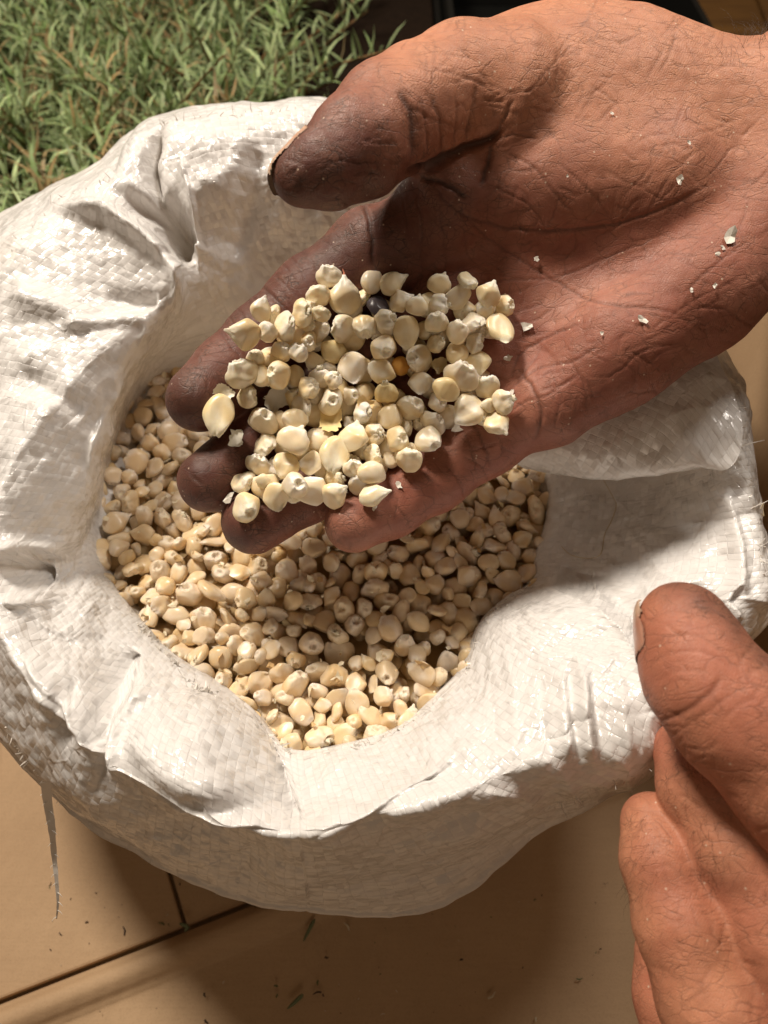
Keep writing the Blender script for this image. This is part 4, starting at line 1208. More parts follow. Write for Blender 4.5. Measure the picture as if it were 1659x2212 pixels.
# ------------------------------------------------------------------ maize kernels
def kernel_mesh(seed, kind, nu=34, nv=26):
    """local: y toward the pointed tip, z the broad face, unit about 10 mm across (radius 1)"""
    r = np.random.RandomState(seed)
    th = np.linspace(0, np.pi, nv)                       # from tip (0) to crown (pi)
    ph = np.arange(nu) / nu * 2 * np.pi
    T, Ph = np.meshgrid(th, ph, indexing='ij')
    sy = np.cos(T); sr = np.sin(T)
    dx = sr * np.cos(Ph); dz = sr * np.sin(Ph)
    thick = {'R': 0.74, 'W': 0.66, 'P': 0.56, 'F': 0.44, 'O': 0.56}[kind] * (0.93 + 0.14 * r.rand())
    long_ = {'R': 0.92, 'W': 0.95, 'P': 1.15, 'F': 1.05, 'O': 1.05}[kind] * (0.95 + 0.1 * r.rand())
    wid = {'R': 0.98, 'W': 0.95, 'P': 0.86, 'F': 0.96, 'O': 0.78}[kind] * (0.93 + 0.14 * r.rand())
    tap = {'R': 0.32, 'W': 0.42, 'P': 0.62, 'F': 0.52, 'O': 0.22}[kind]
    s = np.clip((sy + 0.15) / 1.15, 0, 1)
    sq = 1.0 / np.maximum((np.abs(dx) ** 2.4 + np.abs(dz) ** 2.4 + 1e-9) ** (1 / 2.4), 1e-6) * np.hypot(dx, dz)
    sq = np.where(sr < 1e-4, 1, sq)
    x = dx * sq * wid * (1 - tap * s ** 1.5); z = dz * sq * thick * (1 - tap * 0.75 * s ** 1.5)
    y = sy * long_
    P = np.stack([x, y, z], -1).reshape(-1, 3); SY = sy.ravel(); 
    off = r.rand(3) * 40
    lowf = noise(P, 1.1, off)
    P = P * (1 + 0.13 * lowf)[:, None]
    for _ in range(5):                                  # sides pressed flat against the neighbours on the cob
        n_ = r.normal(size=3) * np.array([1, 0.6, 1]); n_ /= np.linalg.norm(n_)
        t_ = 0.62 + 0.2 * r.rand(); ex = P @ n_ - t_ * (thick if abs(n_[2]) > 0.7 else 1.0)
        P -= n_ * (np.maximum(ex, 0) * 0.75)[:, None]
    # dent on the broad face, or a dimple at the crown
    hull = np.zeros(len(P))
    if kind in 'FRWP':
        y0 = 0.15 if kind != 'R' else -0.1; w = 0.42 if kind == 'F' else 0.30
        g = np.exp(-((P[:, 0] / w * (1.5 if kind == 'F' else 1)) ** 2 + ((P[:, 1] - y0) / (w * 1.5)) ** 2)) * (P[:, 2] > 0)
        P[:, 2] -= g * {'F': 0.20, 'R': 0.05, 'W': 0.12, 'P': 0.06}[kind]
        if kind == 'F':
            g2 = np.exp(-((P[:, 0] / 0.10) ** 2 + ((P[:, 1] - y0 + 0.05) / 0.38) ** 2)) * (P[:, 2] > 0)
            P[:, 2] += g2 * 0.08; hull += g * 0.5
    # wrinkled papery tip
    tipm = sstep({'R': 0.30, 'W': -0.1, 'P': 0.2, 'F': 0.35, 'O': 0.7}[kind], 0.85, SY + 0.25 * lowf)
    Np = P / (np.linalg.norm(P, axis=1, keepdims=True) + 1e-6)
    rid = np.abs(noise(P * np.array([1, 0.45, 1]), 0.26, off + 3)) * -1.0 + 0.3
    rid2 = np.abs(noise(P, 0.13, off + 9)) * -1.0 + 0.25
    amp = {'R': 0.15, 'W': 0.20, 'P': 0.16, 'F': 0.16, 'O': 0.04}[kind]
    P = P + Np * ((rid * amp + rid2 * amp * 0.35) * tipm)[:, None]
    if kind == 'R':                                     # ring and pit where the hull dried in
        rr0 = np.hypot(P[:, 0] - 0.1, P[:, 2]); top = SY > 0.2
        P[:, 1] -= top * (0.30 * np.exp(-(rr0 / 0.20) ** 2) - 0.10 * np.exp(-((rr0 - 0.36) / 0.10) ** 2))
    if kind == 'W':
        P[:, 1] -= 0.28 * sstep(0.75, 1.0, SY); P += Np * (noise(P, 0.5, off + 5) * 0.10)[:, None]
    if kind == 'P':
        P[:, 1] += 0.22 * sstep(0.86, 1.0, SY) ** 2; 
    body = np.array([0.82, 0.67, 0.42]); body2 = np.array([0.85, 0.76, 0.58]); white = np.array([0.90, 0.86, 0.76])
    q = r.rand()
    b = body * q + body2 * (1 - q)
    hull = np.clip(hull + tipm, 0, 1)
    cap = sstep(0.15, 0.55, noise(P, 0.8, off + 7) + 0.2) * 0.5          # milky starch patches
    c = b + (white - b) * np.clip(hull * 0.95 + cap, 0, 1)[:, None]
    c = c * (1 - 0.22 * np.clip(-rid * 3, 0, 1) * tipm)[:, None]
    f = []
    for i in range(nv - 1):
        a = i * nu + np.arange(nu); bb = i * nu + (np.arange(nu) + 1) % nu
        f.append(np.stack([a, bb, bb + nu, a + nu], 1))
    f = np.concatenate(f)
    if kind == 'F' or kind == 'O': P[:, 2] -= 0
    return P, f, c, hull
KINDS = 'RWPFO'
LIB = {}
def lib(kind, n, nu, nv, tag):
    for i in range(n):
        P, f, c, h = kernel_mesh(100 + 17 * i + ord(kind), kind, nu, nv)
        LIB.setdefault((tag, kind), []).append((P, f, c, h))
for k in KINDS:
    lib(k, 7, 40, 30, 'hi'); lib(k, 5, 20, 14, 'lo')
MESHES = {}
def kmesh(tag, kind, i, tip=False):
    key = (tag, kind, i)
    if key not in MESHES:
        P, f, c, h = LIB[(tag, kind)][i]
        MESHES[key] = mesh('maize_kernel', P * 4.8, f, M_KERNEL, attrs={'hull': h}, cols=c)
    return MESHES[key]
def basis(tipdir, facedir):
    y = np.array(tipdir, float); y /= np.linalg.norm(y)
    z = np.array(facedir, float); z = z - y * (z @ y); z /= np.linalg.norm(z) + 1e-9
    x = np.cross(y, z); return np.stack([x, y, z], 1)
# paper tip caps, small crumpled husk attached to the pointed end
def tipcap_mesh(seed):
    r = np.random.RandomState(seed); nu, nv = 12, 6
    V = []
    for j in range(nv):
        q = j / (nv - 1)
        for i in range(nu):
            a = i / nu * 2 * np.pi
            rad = 0.26 * (1 - q) ** 0.5 + 0.03 + 0.12 * r.rand() * (0.4 + q)
            V.append((rad * math.cos(a) + 0.1 * q, 0.66 + q * (0.22 + 0.22 * r.rand()), rad * 0.45 * math.sin(a)))
    f = []
    for j in range(nv - 1):
        for i in range(nu):
            f.append((j * nu + i, j * nu + (i + 1) % nu, (j + 1) * nu + (i + 1) % nu, (j + 1) * nu + i))
    V = np.array(V); c = np.tile((0.84, 0.77, 0.60), (len(V), 1)) * (0.8 + 0.25 * r.rand(len(V), 1))
    return mesh('tip_cap', V * 4.8, np.array(f), M_KERNEL, attrs={'hull': np.ones(len(V))}, cols=c)
CAPS = [tipcap_mesh(i) for i in range(6)]

# every kernel seen on the hand: crop x, y, width, height, kind, tip angle, layer
HK = [
(772,218,100,95,'W',90,3),(725,300,105,100,'W',120,2),(842,310,132,140,'P',92,3),(925,310,80,80,'W',0,1),(960,240,75,115,'O',80,1),(1045,248,122,110,'P',25,3),
(1078,325,105,88,'P',15,3),(985,350,82,85,'O',60,1),(1152,352,85,98,'P',80,2),(1250,258,88,112,'P',68,3),(1375,245,98,88,'W',-70,3),(1335,312,92,108,'O',-50,2),
(1253,345,120,75,'W',0,2),(1467,300,106,100,'P',70,3),(1530,350,100,95,'R',10,1),(1445,365,90,75,'W',130,2),(1400,420,95,105,'W',-20,2),(1518,450,138,128,'F',-80,3),
(1237,418,90,105,'W',90,3),(1330,458,108,98,'W',60,3),(1408,508,98,80,'W',0,3),(1235,512,84,72,'W',30,3),(1325,552,82,95,'O',90,2),(1020,418,112,110,'W',20,3),
(1108,468,115,130,'F',-90,2),(1188,455,80,80,'R',0,1),(1010,532,122,115,'R',-60,2),(928,435,98,118,'W',-90,2),(832,447,125,120,'W',180,3),(730,455,100,100,'R',0,1),
(590,435,122,130,'W',25,3),(662,378,105,105,'W',-10,2),(740,380,72,92,'W',80,3),(682,430,62,60,'W',0,1),(483,365,85,108,'P',72,3),(503,455,82,105,'W',105,3),
(410,475,142,120,'P',170,3),(568,545,96,88,'R',60,3),(640,548,78,95,'W',70,3),(683,505,95,90,'R',0,1),(797,545,122,88,'O',5,3),(710,590,80,85,'P',240,2),
(455,580,90,78,'W',90,2),(393,638,126,128,'W',105,3),(555,648,118,118,'R',180,3),(485,650,80,80,'O',0,1),(628,650,72,80,'O',0,1),(880,625,132,130,'F',-80,3),
(735,655,90,98,'W',90,2),(790,672,78,76,'W',60,3),(681,705,95,98,'W',20,2),(1000,632,118,108,'F',150,2),(1085,608,78,70,'O',0,1),(1165,580,122,130,'R',200,3),
(1345,648,136,130,'W',60,3),(1420,600,100,92,'F',-90,2),(1460,695,106,104,'W',100,3),(1527,762,96,92,'W',20,3),(1465,780,64,60,'O',0,1),(1500,858,102,108,'P',-52,3),
(1170,690,106,96,'F',-90,2),(1280,712,108,92,'O',-30,3),(1245,765,92,90,'R',0,1),(1135,795,132,122,'R',60,3),(1370,798,142,128,'F',-145,3),(1020,725,92,106,'W',100,3),
(868,735,74,84,'R',0,2),(930,725,82,70,'O',0,1),(780,758,130,100,'R',0,3),(660,785,92,110,'W',0,1),(425,740,126,92,'W',0,3),
(300,822,136,162,'F',-92,3),(490,845,138,120,'R',60,3),(628,840,110,82,'O',0,2),(1035,830,106,96,'O',170,3),(920,810,110,82,'W',0,1),(1225,850,108,105,'W',20,2),
(1205,928,106,124,'R',-40,3),(1070,925,124,100,'R',20,3),(882,915,130,135,'P',80,3),(965,905,98,98,'W',0,2),(738,925,110,110,'O',60,2),(620,930,130,140,'P',62,3),
(502,950,112,105,'W',-50,2),(800,992,130,145,'F',-95,3),(965,995,122,76,'W',20,2),(1122,1010,125,105,'W',80,3),(1040,1010,72,70,'O',0,1),(965,1072,126,88,'O',0,3),
(880,1050,76,92,'W',70,3),(690,1032,110,92,'F',175,2),(582,1037,110,108,'F',-120,3),(467,1030,96,100,'W',60,3),(800,1092,110,72,'W',0,1),(408,1112,126,106,'W',-20,3),
(490,1105,62,60,'O',0,1),(418,1220,136,130,'R',-35,3),(550,1182,116,120,'F',-75,3),(695,1145,120,126,'O',70,2),(625,1125,120,122,'R',25,3),(800,1168,118,112,'P',35,3),(963,1165,132,96,'P',12,3),
]
SPECIAL = {  # index by crop position -> colour tint, label
 (985,350): ((0.10,0.10,0.17), 'dark purple kernel half hidden in the upper part of the heap on the palm'),
 (1085,608): ((0.95,0.60,0.22), 'small orange-yellow kernel low in the middle of the heap on the palm'),
 (300,822): ((1.04,1.0,0.86), 'large flat kernel with a brown striped groove, leftmost on the index finger'),
 (410,475): ((1.0,0.96,0.88), 'pale kernel with its tip pointing left, at the upper left of the hand heap'),
 (842,310): ((1,1,1), 'upright kernel with a tall papery point ending in a pink hair'),
 (772,218): ((1,1,1), 'small wrinkled kernel at the very top of the heap, nearest the index finger base'),
 (1518,450): ((1.02,0.98,0.85), 'large translucent kernel showing its germ, at the right edge of the heap on the palm'),
 (1500,858): ((1,0.98,0.92), 'drop-shaped kernel lying alone at the lower right of the heap, its tip pointing down'),
 (963,1165): ((1.05,1.05,1.0), 'whitish kernel lying alone on the little finger, its tip pointing right'),
 (418,1220): ((1,0.98,0.9), 'round kernel lowest of all on the ring fingertip'),
 (797,545): ((0.95,0.88,0.66), 'smooth golden oval kernel in the upper middle of the heap on the palm'),
 (880,625): ((1.0,0.98,1.0), 'broad pearly kernel with a shallow dent in the middle of the heap'),
 (1020,725): ((1.0,0.86,0.55), 'wrinkled kernel with yellow stripes at the centre of the heap'),
 (1467,300): ((1,1,0.96), 'round kernel with a white nib at the upper right of the heap'),
 (800,992): ((1.0,0.97,0.86), 'large smooth kernel with a sunken face in the lower middle of the heap'),
 (393,638): ((1,1,0.98), 'plump kernel with a ragged wrinkled top at the left edge of the heap'),
 (1375,245): ((1,1,0.97), 'kernel with a bent papery skirt at the top right of the heap'),
 (1280,712): ((0.93,0.84,0.62), 'smooth honey-coloured oval kernel on the right side of the heap'),
 (1460,695): ((1.05,1.07,1.08), 'chalk-white kernel with a grey dented face near the right edge of the heap'),
}
KW = {'R': 'round dimpled', 'W': 'wrinkled white-topped', 'P': 'drop-shaped pointed', 'F': 'flat-faced sunken', 'O': 'smooth oval'}
def hand_zone(cx, cy, layer):
    if layer == 0: return 'low down, ' + ('left' if cx < 760 else 'right' if cx > 1060 else 'middle') + (' upper part' if cy < 640 else ' lower part' if cy > 880 else ' of the centre')
    r = math.hypot(cx - 900, (cy - 720) * 1.05)
    if r < 190: return 'in the middle'
    a = (math.degrees(math.atan2(720 - cy, cx - 900)) + 360) % 360
    z = ['on the palm side', 'toward the thumb crease', 'nearest the thumb', 'along the index finger', 'toward the index fingertip', 'toward the middle fingertip', 'over the ring finger', 'beside the little finger base']
    ring = 'edge' if r > 400 else 'half way out'
    return z[int((a + 22.5) % 360 // 45)] + (', at the edge' if ring == 'edge' else '')
def hand_label(kind, cx, cy, w, h, layer, tint):
    sz = 'large' if w + h > 235 else ('small' if w + h < 170 else 'cream')
    return '%s %s kernel of the hand heap, %s' % (sz, KW[kind], hand_zone(cx, cy, layer))
def sack_label(kind, x, y, r, v):
    zx = 'left' if x < 480 else ('middle' if x < 840 else 'right'); zy = 'back' if y < 1120 else ('middle' if y < 1330 else 'front')
    z = {'leftback': 'below the shaded left wall', 'leftmiddle': 'at the left, below the fingertips', 'leftfront': 'at the front left frayed edge', 'middleback': 'just below the fingers',
         'middlemiddle': 'in the shadow of the hand', 'middlefront': 'at the front edge of the mouth', 'rightback': 'beside the right inner flap', 'rightmiddle': 'at the right of the grain', 'rightfront': 'at the front right rolled edge'}[zx + zy]
    return '%s %s %s kernel in the sack, %s' % ('large' if r > 4.9 else ('small' if r < 4.2 else 'mid-sized'), 'pale' if v > 0.93 else 'tan', KW[kind].split()[0], z)
rk = np.random.RandomState(21)
placed = []      # px, py, d, radius mm
def deposit(x, y, rs_mm):
    q = hand_depth(x, y, rs_mm * 5.2)
    if len(q) < 4: base_d = 262.0
    else: base_d = np.percentile(q, 25)
    d = base_d - rs_mm * 0.80
    for (a, b, c_, r2) in placed:
        L = math.hypot(x - a, y - b) * d / F; R = (rs_mm + r2) * 0.90
        if L < R: d = min(d, c_ - math.sqrt(R * R - L * L) * 0.74)
    placed.append((x, y, d, rs_mm)); return d
def make_kernel(P3, R, kind, scale, i, tint, label, group, cap, tag='hi'):
    m = kmesh(tag, kind, i)
    o = ob('maize_kernel', m, label=label, cat='kernel', group=group)
    M_ = Matrix([[*(R[r_] * s_ for s_ in [1])] for r_ in range(3)]) if False else None
    RM = Matrix(((R[0][0], R[0][1], R[0][2]), (R[1][0], R[1][1], R[1][2]), (R[2][0], R[2][1], R[2][2]))).to_4x4()
    o.matrix_world = Matrix.Translation(Vector(P3) * MM) @ RM @ Matrix.Diagonal((scale[0] / 4.8, scale[1] / 4.8, scale[2] / 4.8, 1))
    o.color = (*tint, 1)
    if cap is not None:
        c_ = ob('tip_cap', CAPS[cap], parent=o); c_.color = (1, 1, 1, 1)
    return o
# hidden lower layer first
items = []
heap = [(780,700),(640,780),(560,900),(520,1000),(620,1060),(760,1040),(880,980),(940,880),(1040,840),(1060,700),(900,650)]
for _ in range(900):
    x = 400 + (480 + 1000 * rk.rand()) / 1.62; y = 600 + (330 + 830 * rk.rand()) / 1.62
    cx_, cy_ = (x - 400) * 1.62, (y - 600) * 1.62
    near_ = sum(1 for k in HK if math.hypot(k[0] - cx_, k[1] - cy_) < 95)
    if near_ >= 3 and all(math.hypot(x - q[0], y - q[1]) > 54 for q in items): items.append((x, y))
hk = [((x - 400) * 1.62, (y - 600) * 1.62, 105, 100, 'RWO'[rk.randint(3)], rk.rand() * 360, 0) for x, y in items] + sorted(HK, key=lambda k: k[6])
GH = 'kernels heaped on the open hand'
nk = 0
for (cx, cy, w, h, kind, ang, layer) in hk:
    w0, h0 = w, h; w = w * 1.13; h = h * 1.13
    x = (400 + cx / 1.62) * 0.81; y = (600 + cy / 1.62) * 0.81; wpx = w / 1.62 * 0.81; hpx_ = h / 1.62 * 0.81
    rmm = (wpx + hpx_) / 4 / 6.55
    rs_ = rmm * 0.84
    d = deposit(x, y, rs_)
    k = (wpx + hpx_) / 4 * d / F
    a = math.radians(ang)
    tilt = {'R': 62, 'W': 42, 'P': 8, 'F': 4, 'O': -22}[kind] + rk.normal() * 9
    tl = math.radians(tilt)
    tip = CAMB[0] * math.cos(a) * math.cos(tl) + CAMB[1] * math.sin(a) * math.cos(tl) + CAMB[2] * math.sin(tl)
    face = CAMB[2] + (CAMB[0] * rk.normal() + CAMB[1] * rk.normal()) * 0.22
    if kind in 'RW': face = CAMB[2] * math.cos(tl) - (CAMB[0] * math.cos(a) + CAMB[1] * math.sin(a)) * math.sin(tl) + (CAMB[0] * rk.normal() + CAMB[1] * rk.normal()) * 0.3
    R = basis(tip, face)
    # fit the drawn width and height
    loc = abs(math.cos(a)); wa = wpx * (1 - loc) + hpx_ * loc; la = wpx * loc + hpx_ * (1 - loc)
    sx_ = wa / 2 * d / F / {'R': 1.0, 'W': 0.95, 'P': 0.86, 'F': 0.96, 'O': 0.78}[kind] * 1.02
    sy_ = la / 2 * d / F / {'R': 1.0, 'W': 1.0, 'P': 1.22, 'F': 1.02, 'O': 1.0}[kind] * 1.02
    if kind in 'RW': sy_ = sx_ = (sx_ + sy_) / 2
    sz_ = (sx_ + sy_) / 2 * (0.95 + 0.1 * rk.rand())
    sp = SPECIAL.get((cx, cy))
    v = 1.0 + 0.08 * rk.rand(); wm = rk.rand()
    tint = sp[0] if sp else (v * 1.0, v * (0.95 + 0.05 * wm), v * (0.82 + 0.22 * wm))
    lab = sp[1] if sp else hand_label(kind, cx, cy, w0, h0, layer, tint)
    P3 = W(x, y, d)
    cap = rk.randint(6) if (kind in 'WP' and layer > 0 and rk.rand() < 0.4) else None
    o = make_kernel(P3, R, kind, (sx_, sy_, sz_), rk.randint(7), tint, lab, GH, cap)
    nk += 1
    if (cx, cy) == (842, 310):
        hb2 = Build(); hb2.tube(np.array([(0, 1.2, 0), (0.02, 1.5, 0.0), (-0.05, 1.75, 0.03)]) * 4.8, [0.4, 0.25, 0.1], 5, (0.75, 0.28, 0.18))
        ob('silk_hair', hb2.build('silk_hair', mat_plain('silk', (0.7, 0.25, 0.15), 0.6, usecol=True)), parent=o)
HEAP = list(placed)

# kernels filling the sack
edge_xy = np.array([H(*pts[0])[:2] for pts, _ in ST_])
ctr = edge_xy.mean(0)
eang = np.arctan2(edge_xy[:, 1] - ctr[1], edge_xy[:, 0] - ctr[0]); erad = np.linalg.norm(edge_xy - ctr, axis=1)
od = np.argsort(eang); eang = eang[od]; erad = erad[od]
def rad_at(a): return np.interp(a, eang, erad, period=2 * np.pi)
def target(x, y):
    return MZ - 1.0 + 2.5 * noise(np.array([[x, y, 0.0]]), 40.0)[0] - 0.0
bx, by, bz, br = [], [], [], []
X = np.zeros(6000); Y = np.zeros(6000); Z = np.zeros(6000); Rr = np.zeros(6000); nb_ = 0
rb = np.random.RandomState(33)
tries = 0
while tries < 16000 and nb_ < 3200:
    tries += 1
    a = rb.rand() * 2 * np.pi - np.pi; q = math.sqrt(rb.rand()); R_ = rad_at(a) + 7
    x = ctr[0] + math.cos(a) * q * R_; y = ctr[1] + math.sin(a) * q * R_
    r_ = (3.8 + 1.4 * rb.rand()) if rb.rand() > 0.12 else 2.8 + rb.rand()
    z = MZ - 19 + 3 * rb.rand()
    if nb_:
        dx_ = X[:nb_] - x; dy_ = Y[:nb_] - y; L2 = dx_ * dx_ + dy_ * dy_; RR = (Rr[:nb_] + r_) * 0.78
        m = L2 < RR * RR
        if m.any(): z = max(z, (Z[:nb_][m] + np.sqrt(RR[m] ** 2 - L2[m]) * 0.92).max())
    if z > target(x, y): continue
    X[nb_], Y[nb_], Z[nb_], Rr[nb_] = x, y, z, r_; nb_ += 1
BP = np.stack([X[:nb_], Y[:nb_], Z[:nb_]], 1); BR = Rr[:nb_]
# how much of each shows
bqx, bqy, bd = proj(BP)
S4 = 5.0; nx4, ny4 = int(1659 / S4), int(2212 / S4)
ZB = np.full((nx4, ny4), 1e9); IDB = np.full((nx4, ny4), -1)
for i in range(HZ.shape[0]):
    pass
for i in np.argsort(-bd):
    rp = BR[i] / bd[i] * F * 1.08 / S4; cx, cy = bqx[i] / S4, bqy[i] / S4
    x0, x1, y0, y1 = int(cx - rp), int(cx + rp) + 2, int(cy - rp), int(cy + rp) + 2
    if x0 < 0 or y0 < 0 or x1 > nx4 or y1 > ny4: continue
    gx_, gy_ = np.meshgrid(np.arange(x0, x1), np.arange(y0, y1), indexing='ij')
    m = (gx_ + .5 - cx) ** 2 + (gy_ + .5 - cy) ** 2 < rp * rp
    dep_ = bd[i] - BR[i] * 0.7
    sub = ZB[x0:x1, y0:y1]; mm_ = m & (dep_ < sub)
    sub[mm_] = dep_; IDB[x0:x1, y0:y1][mm_] = i
# hand and cloth cover what lies behind
hx = (np.arange(nx4) + .5) * S4 / CELL; hy = (np.arange(ny4) + .5) * S4 / CELL
HH = HZ[np.ix_(hx.astype(int), hy.astype(int))]
IDB[HH < ZB] = -1
cnt = np.bincount(IDB[IDB >= 0], minlength=nb_)
NIND = 300 - nk
order = np.argsort(-cnt)[:NIND]
isind = np.zeros(nb_, bool); isind[order] = True
VV, FF, CC, HHn, n0 = [], [], [], [], 0
for i in range(nb_):
    kind = 'RWPFO'[rb.choice(5, p=[.32, .20, .17, .20, .11])]
    tip = rb.normal(size=3) * np.array([1, 1, .6]); face = np.array([0, 0, 1.0]) + rb.normal(size=3) * 0.5
    if kind in 'RW': tip = np.array([0, -0.3, .9]) * 0.7 + rb.normal(size=3) * 0.6
    if isind[i] and rb.rand() < 0.5: face = CAMB[2] + rb.normal(size=3) * 0.35
    R = basis(tip, face); s = BR[i] * 1.16
    sc3 = s * (1 + 0.08 * rb.normal(size=3)); sc3[2] = s
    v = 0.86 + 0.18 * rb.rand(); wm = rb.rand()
    tint = np.array([v, v * (0.875 + 0.06 * wm), v * (0.70 + 0.22 * wm)])  # darker and more amber than the hand kernels: warm shade put into the tint
    pos = BP[i]
    if isind[i]:
        lab = sack_label(kind, bqx[i], bqy[i], BR[i], v)
        hit = [q for q in ((1005, 1375, 'r'), (315, 1245, 'b')) if math.hypot(bqx[i] - q[0], bqy[i] - q[1]) < 22]
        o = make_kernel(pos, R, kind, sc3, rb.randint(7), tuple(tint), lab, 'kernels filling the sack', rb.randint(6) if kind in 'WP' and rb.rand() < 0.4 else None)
        if hit and hit[0][2] == 'b' and 'dk_' not in globals():
            dk_ = 1; o.color = (0.35, 0.24, 0.13, 1); o['label'] = 'brown shrivelled kernel at the left of the grain in the sack'
        if hit and hit[0][2] == 'r' and 'rd_' not in globals():
            rd_ = 1; o.color = (0.98, 0.70, 0.62, 1); o['label'] = 'pinkish kernel beside the right front edge of the grain in the sack'
    else:
        P, f, c, h = LIB[('lo', kind)][rb.randint(5)]
        VV.append((P * sc3) @ R.T + pos); FF.append(f + n0); n0 += len(P); CC.append(c * tint); HHn.append(h)
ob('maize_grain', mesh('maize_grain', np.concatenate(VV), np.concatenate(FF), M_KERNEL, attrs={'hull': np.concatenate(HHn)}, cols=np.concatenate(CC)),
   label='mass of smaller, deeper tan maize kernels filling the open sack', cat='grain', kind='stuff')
# grain body beneath, closes the view between kernels
nn_ = 48; aa = np.arange(nn_) / nn_ * 2 * np.pi - np.pi
rr_ = np.linspace(0, 1, 10)
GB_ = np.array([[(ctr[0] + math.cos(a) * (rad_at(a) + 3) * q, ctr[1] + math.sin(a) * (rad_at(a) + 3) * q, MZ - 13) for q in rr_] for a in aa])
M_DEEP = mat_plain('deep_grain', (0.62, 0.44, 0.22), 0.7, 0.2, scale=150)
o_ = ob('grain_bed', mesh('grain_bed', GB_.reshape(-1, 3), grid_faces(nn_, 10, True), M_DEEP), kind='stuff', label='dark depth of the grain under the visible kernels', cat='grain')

# ------------------------------------------------------------------ chaff, flakes and crumbs
M_FLAKE = mat_plain('chaff', (0.80, 0.76, 0.68), 0.4, 0.5, usecol=True, var=0.1)
def flake_mesh(seed, size, col=(0.80, 0.76, 0.68), curl=0.5):
    r = np.random.RandomState(seed); n = 9
    V = [(0, 0, 0)]
    for i in range(n):
        a = i / n * 2 * np.pi; q = size * (0.45 + 0.6 * r.rand())
        x, y = q * math.cos(a), q * 0.7 * math.sin(a)
        V.append((x, y, curl * (x * x) / size * 0.6 + 0.15 * size * r.normal() * 0.5))
    b = Build(); b.add(np.array(V), [(0, i + 1, (i + 1) % n + 1) for i in range(n)], col)
    m = b.build('chaff_flake', M_FLAKE, False); return m
def on_hand(x, y, lift=0.3):
    q = hand_depth(x, y, 7)
    return (q.min() if len(q) else 245.0) - lift
fl = [(1578,510,3.6,'large white papery flake near the wrist end of the palm'),(1562,535,1.6,None),(1550,548,1.3,None),(1470,388,2.4,'thin white flake on the heel of the thumb'),(1388,690,2.2,'small square white flake low on the palm'),
      (1493,627,1.8,None),(1545,617,1.3,None),(1138,706,3.2,'long translucent flake right of the heap'),(1098,772,2.2,None),(1105,845,1.6,None),(862,1048,2.0,None),(985,925,3.0,'grey papery flake on the little finger below the heap'),
      (808,1098,1.8,None),(1488,308*1.0,1.0,None),(1322,244,1.0,None),(495,1075,3.0,'translucent flake sticking out at the lower left of the heap'),(1225,380,1.0,None),(1300,900*0.8,1.2,None),(1158,560,1.6,None)]
for j, (x, y, s, lab) in enumerate(fl):
    d = on_hand(x, y)
    o = ob('chaff_flake', flake_mesh(j, s * 0.85), label=lab or 'tiny white flake of chaff stuck to the open palm', cat='chaff', group=None if lab else 'tiny chaff flakes on the palm')
    R = basis(CAMB[0] * math.cos(j) + CAMB[1] * math.sin(j), CAMB[2] + rk.normal(size=3) * 0.25)
    o.matrix_world = Matrix.Translation(Vector(W(x, y, d)) * MM) @ Matrix([list(r_) for r_ in R]).to_4x4()
# hull fragments in the heap
def shell_mesh(seed, size, col):
    r = np.random.RandomState(seed); nu, nv = 12, 8; V = []
    for i in range(nu):
        for j in range(nv):
            a = (i / (nu - 1) - 0.5) * 2.3; b = (j / (nv - 1) - 0.5) * 1.7
            q = 1 + 0.05 * r.normal() * (abs(a) > 0.9 or abs(b) > 0.6)
            V.append((size * math.sin(a) * q, size * 0.85 * math.sin(b) * q, -size * 0.8 * math.cos(a) * math.cos(b) + size * 0.5))
    gf = grid_faces(nu, nv); ui, vi = gf[:, 0] // nv, gf[:, 0] % nv
    keep = ((ui - 5) / 5.6) ** 2 + ((vi - 3) / 3.7) ** 2 < 0.85 + 0.45 * r.rand(len(gf))
    V = np.array(V); V += noise(V, size * 0.35, seed * 3.1)[:, None] * size * 0.14
    b_ = Build(); b_.add(V, gf[keep], col); m = b_.build('hull_fragment', M_FLAKE); return m
for j, (cx, cy, s, col, lab) in enumerate([(780,832,5.6,(0.80,0.62,0.30),'empty golden kernel shell, open side up, in the middle of the heap'),(555,748,5.4,(0.86,0.82,0.72),'torn white hull with two ears left of the middle of the heap'),
        (322,722,3.4,(0.85,0.81,0.70),'white empty hull above the leftmost kernel'),(370,925,3.6,(0.86,0.83,0.72),'broken white kernel chip between index and middle finger'),
        (1250,605,3.6,(0.80,0.66,0.38),'upright straw-coloured husk sliver right of the middle of the heap'),(930,770,3.0,(0.85,0.62,0.28),'orange husk scrap in the middle of the heap')]):
    x = (400 + cx / 1.62) * 0.81; y = (600 + cy / 1.62) * 0.81
    near_ = [p for p in HEAP if math.hypot(p[0] - x, p[1] - y) < 40]
    d = min([p[2] - p[3] * 0.35 * max(0, 1 - math.hypot(p[0] - x, p[1] - y) / 45) for p in near_] + [on_hand(x, y, 2.0)]) - 0.5
    o = ob('hull_fragment', shell_mesh(j, s, col), label=lab, cat='husk')
    R = basis(CAMB[0] * math.cos(j * 2.1) + CAMB[1] * math.sin(j * 2.1), CAMB[2] + rk.normal(size=3) * 0.4)
    o.matrix_world = Matrix.Translation(Vector(W(x, y, d)) * MM) @ Matrix([list(r_) for r_ in R]).to_4x4()
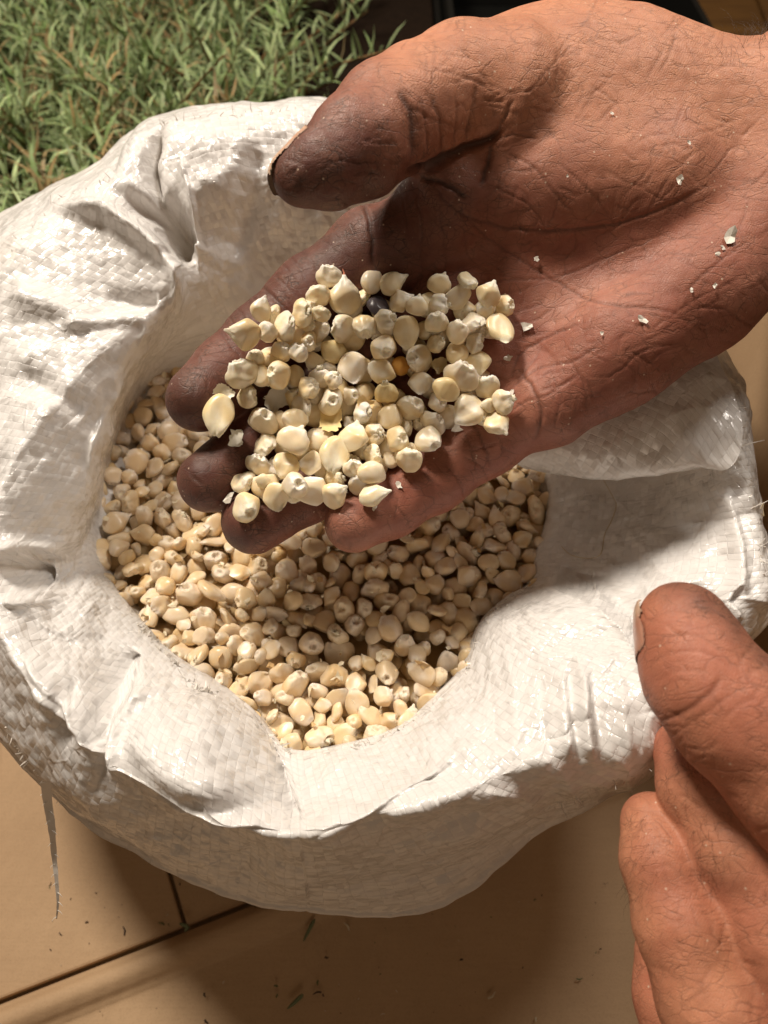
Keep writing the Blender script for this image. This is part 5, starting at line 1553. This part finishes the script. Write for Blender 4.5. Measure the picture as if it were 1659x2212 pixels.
# chaff in the sack and crumbs on the cardboard, uncountable
ch = Build(); rr = np.random.RandomState(8)
for _ in range(260):
    a = rr.rand() * 2 * np.pi - np.pi; q = math.sqrt(rr.rand()); R_ = rad_at(a)
    x, y = ctr[0] + math.cos(a) * q * R_, ctr[1] + math.sin(a) * q * R_
    L2 = (BP[:, 0] - x) ** 2 + (BP[:, 1] - y) ** 2; m = L2 < 16
    if not m.any(): continue
    z = (BP[m, 2] + BR[m] * 0.8).max(); s = 0.8 + 2.2 * rr.rand() ** 2; n = 6
    Rm = basis(rr.normal(size=3), np.array([0, 0, 1.0]) + rr.normal(size=3) * 0.6)
    P = np.array([(0, 0, 0)] + [(s * math.cos(t) * (0.5 + 0.6 * rr.rand()), s * 0.7 * math.sin(t) * (0.5 + 0.6 * rr.rand()), 0.25 * s * rr.normal()) for t in np.arange(n) / n * 2 * np.pi])
    ch.add(P @ Rm.T + (x, y, z), [(0, i + 1, (i + 1) % n + 1) for i in range(n)], (0.80, 0.70, 0.50) if rr.rand() < 0.7 else (0.62, 0.42, 0.20))
ob('chaff', ch.build('chaff', M_FLAKE, False), label='loose papery chaff scattered over the grain in the sack', cat='chaff', kind='stuff')
cr = Build()
for _ in range(90):
    x, y = 60 + 1300 * rr.rand(), 1900 + 310 * rr.rand()
    p = floorpt(x, y, FZ + 3.2 if y > 2150 - (x - 20) * 0.37 else FZ + 0.3); s = 0.25 + 0.7 * rr.rand() ** 3
    c = [(0.12, 0.15, 0.06), (0.62, 0.55, 0.42), (0.05, 0.03, 0.02)][rr.choice(3, p=[.3, .3, .4])]
    t = rr.rand() * 6.28; L = s * (2.5 if rr.rand() < .3 else 1)
    cr.tube(np.array([p, p + (L * math.cos(t), L * math.sin(t), 0.2), p + (2 * L * math.cos(t + .3), 2 * L * math.sin(t + .3), 0)]), [s * .5, s * .55, s * .2], 5, c)
ob('crumbs', cr.build('crumbs', mat_plain('crumbs', (0.3, 0.2, 0.1), 0.8, usecol=True)), label='small crumbs and bits scattered over the cardboard', cat='crumbs', kind='stuff')
M_NEEDLE = mat_plain('dry_leaf', (0.16, 0.19, 0.10), 0.7, 0.3)
for (pts, lab) in (([(680,1985),(668,2008),(655,2034)], 'grey-green dry leaf on the cardboard just below the sack'), ([(655,2148),(640,2162),(620,2180)], 'curled dark green leaf on the cardboard near the bottom'), ([(388,1995),(405,2002),(398,2012)], 'small green scrap at the corner of the cardboard seam')):
    b = Build(); P = catmull(np.array([floorpt(a, c, FZ + 5) for a, c in pts]), 8)
    b.tube(P, np.array([.5, 1.1, 1.3, 1.3, 1.2, 1.0, .7, .2]) * 0.7, 6); ob('dry_leaf', b.build('dry_leaf', M_NEEDLE), label=lab, cat='leaf')
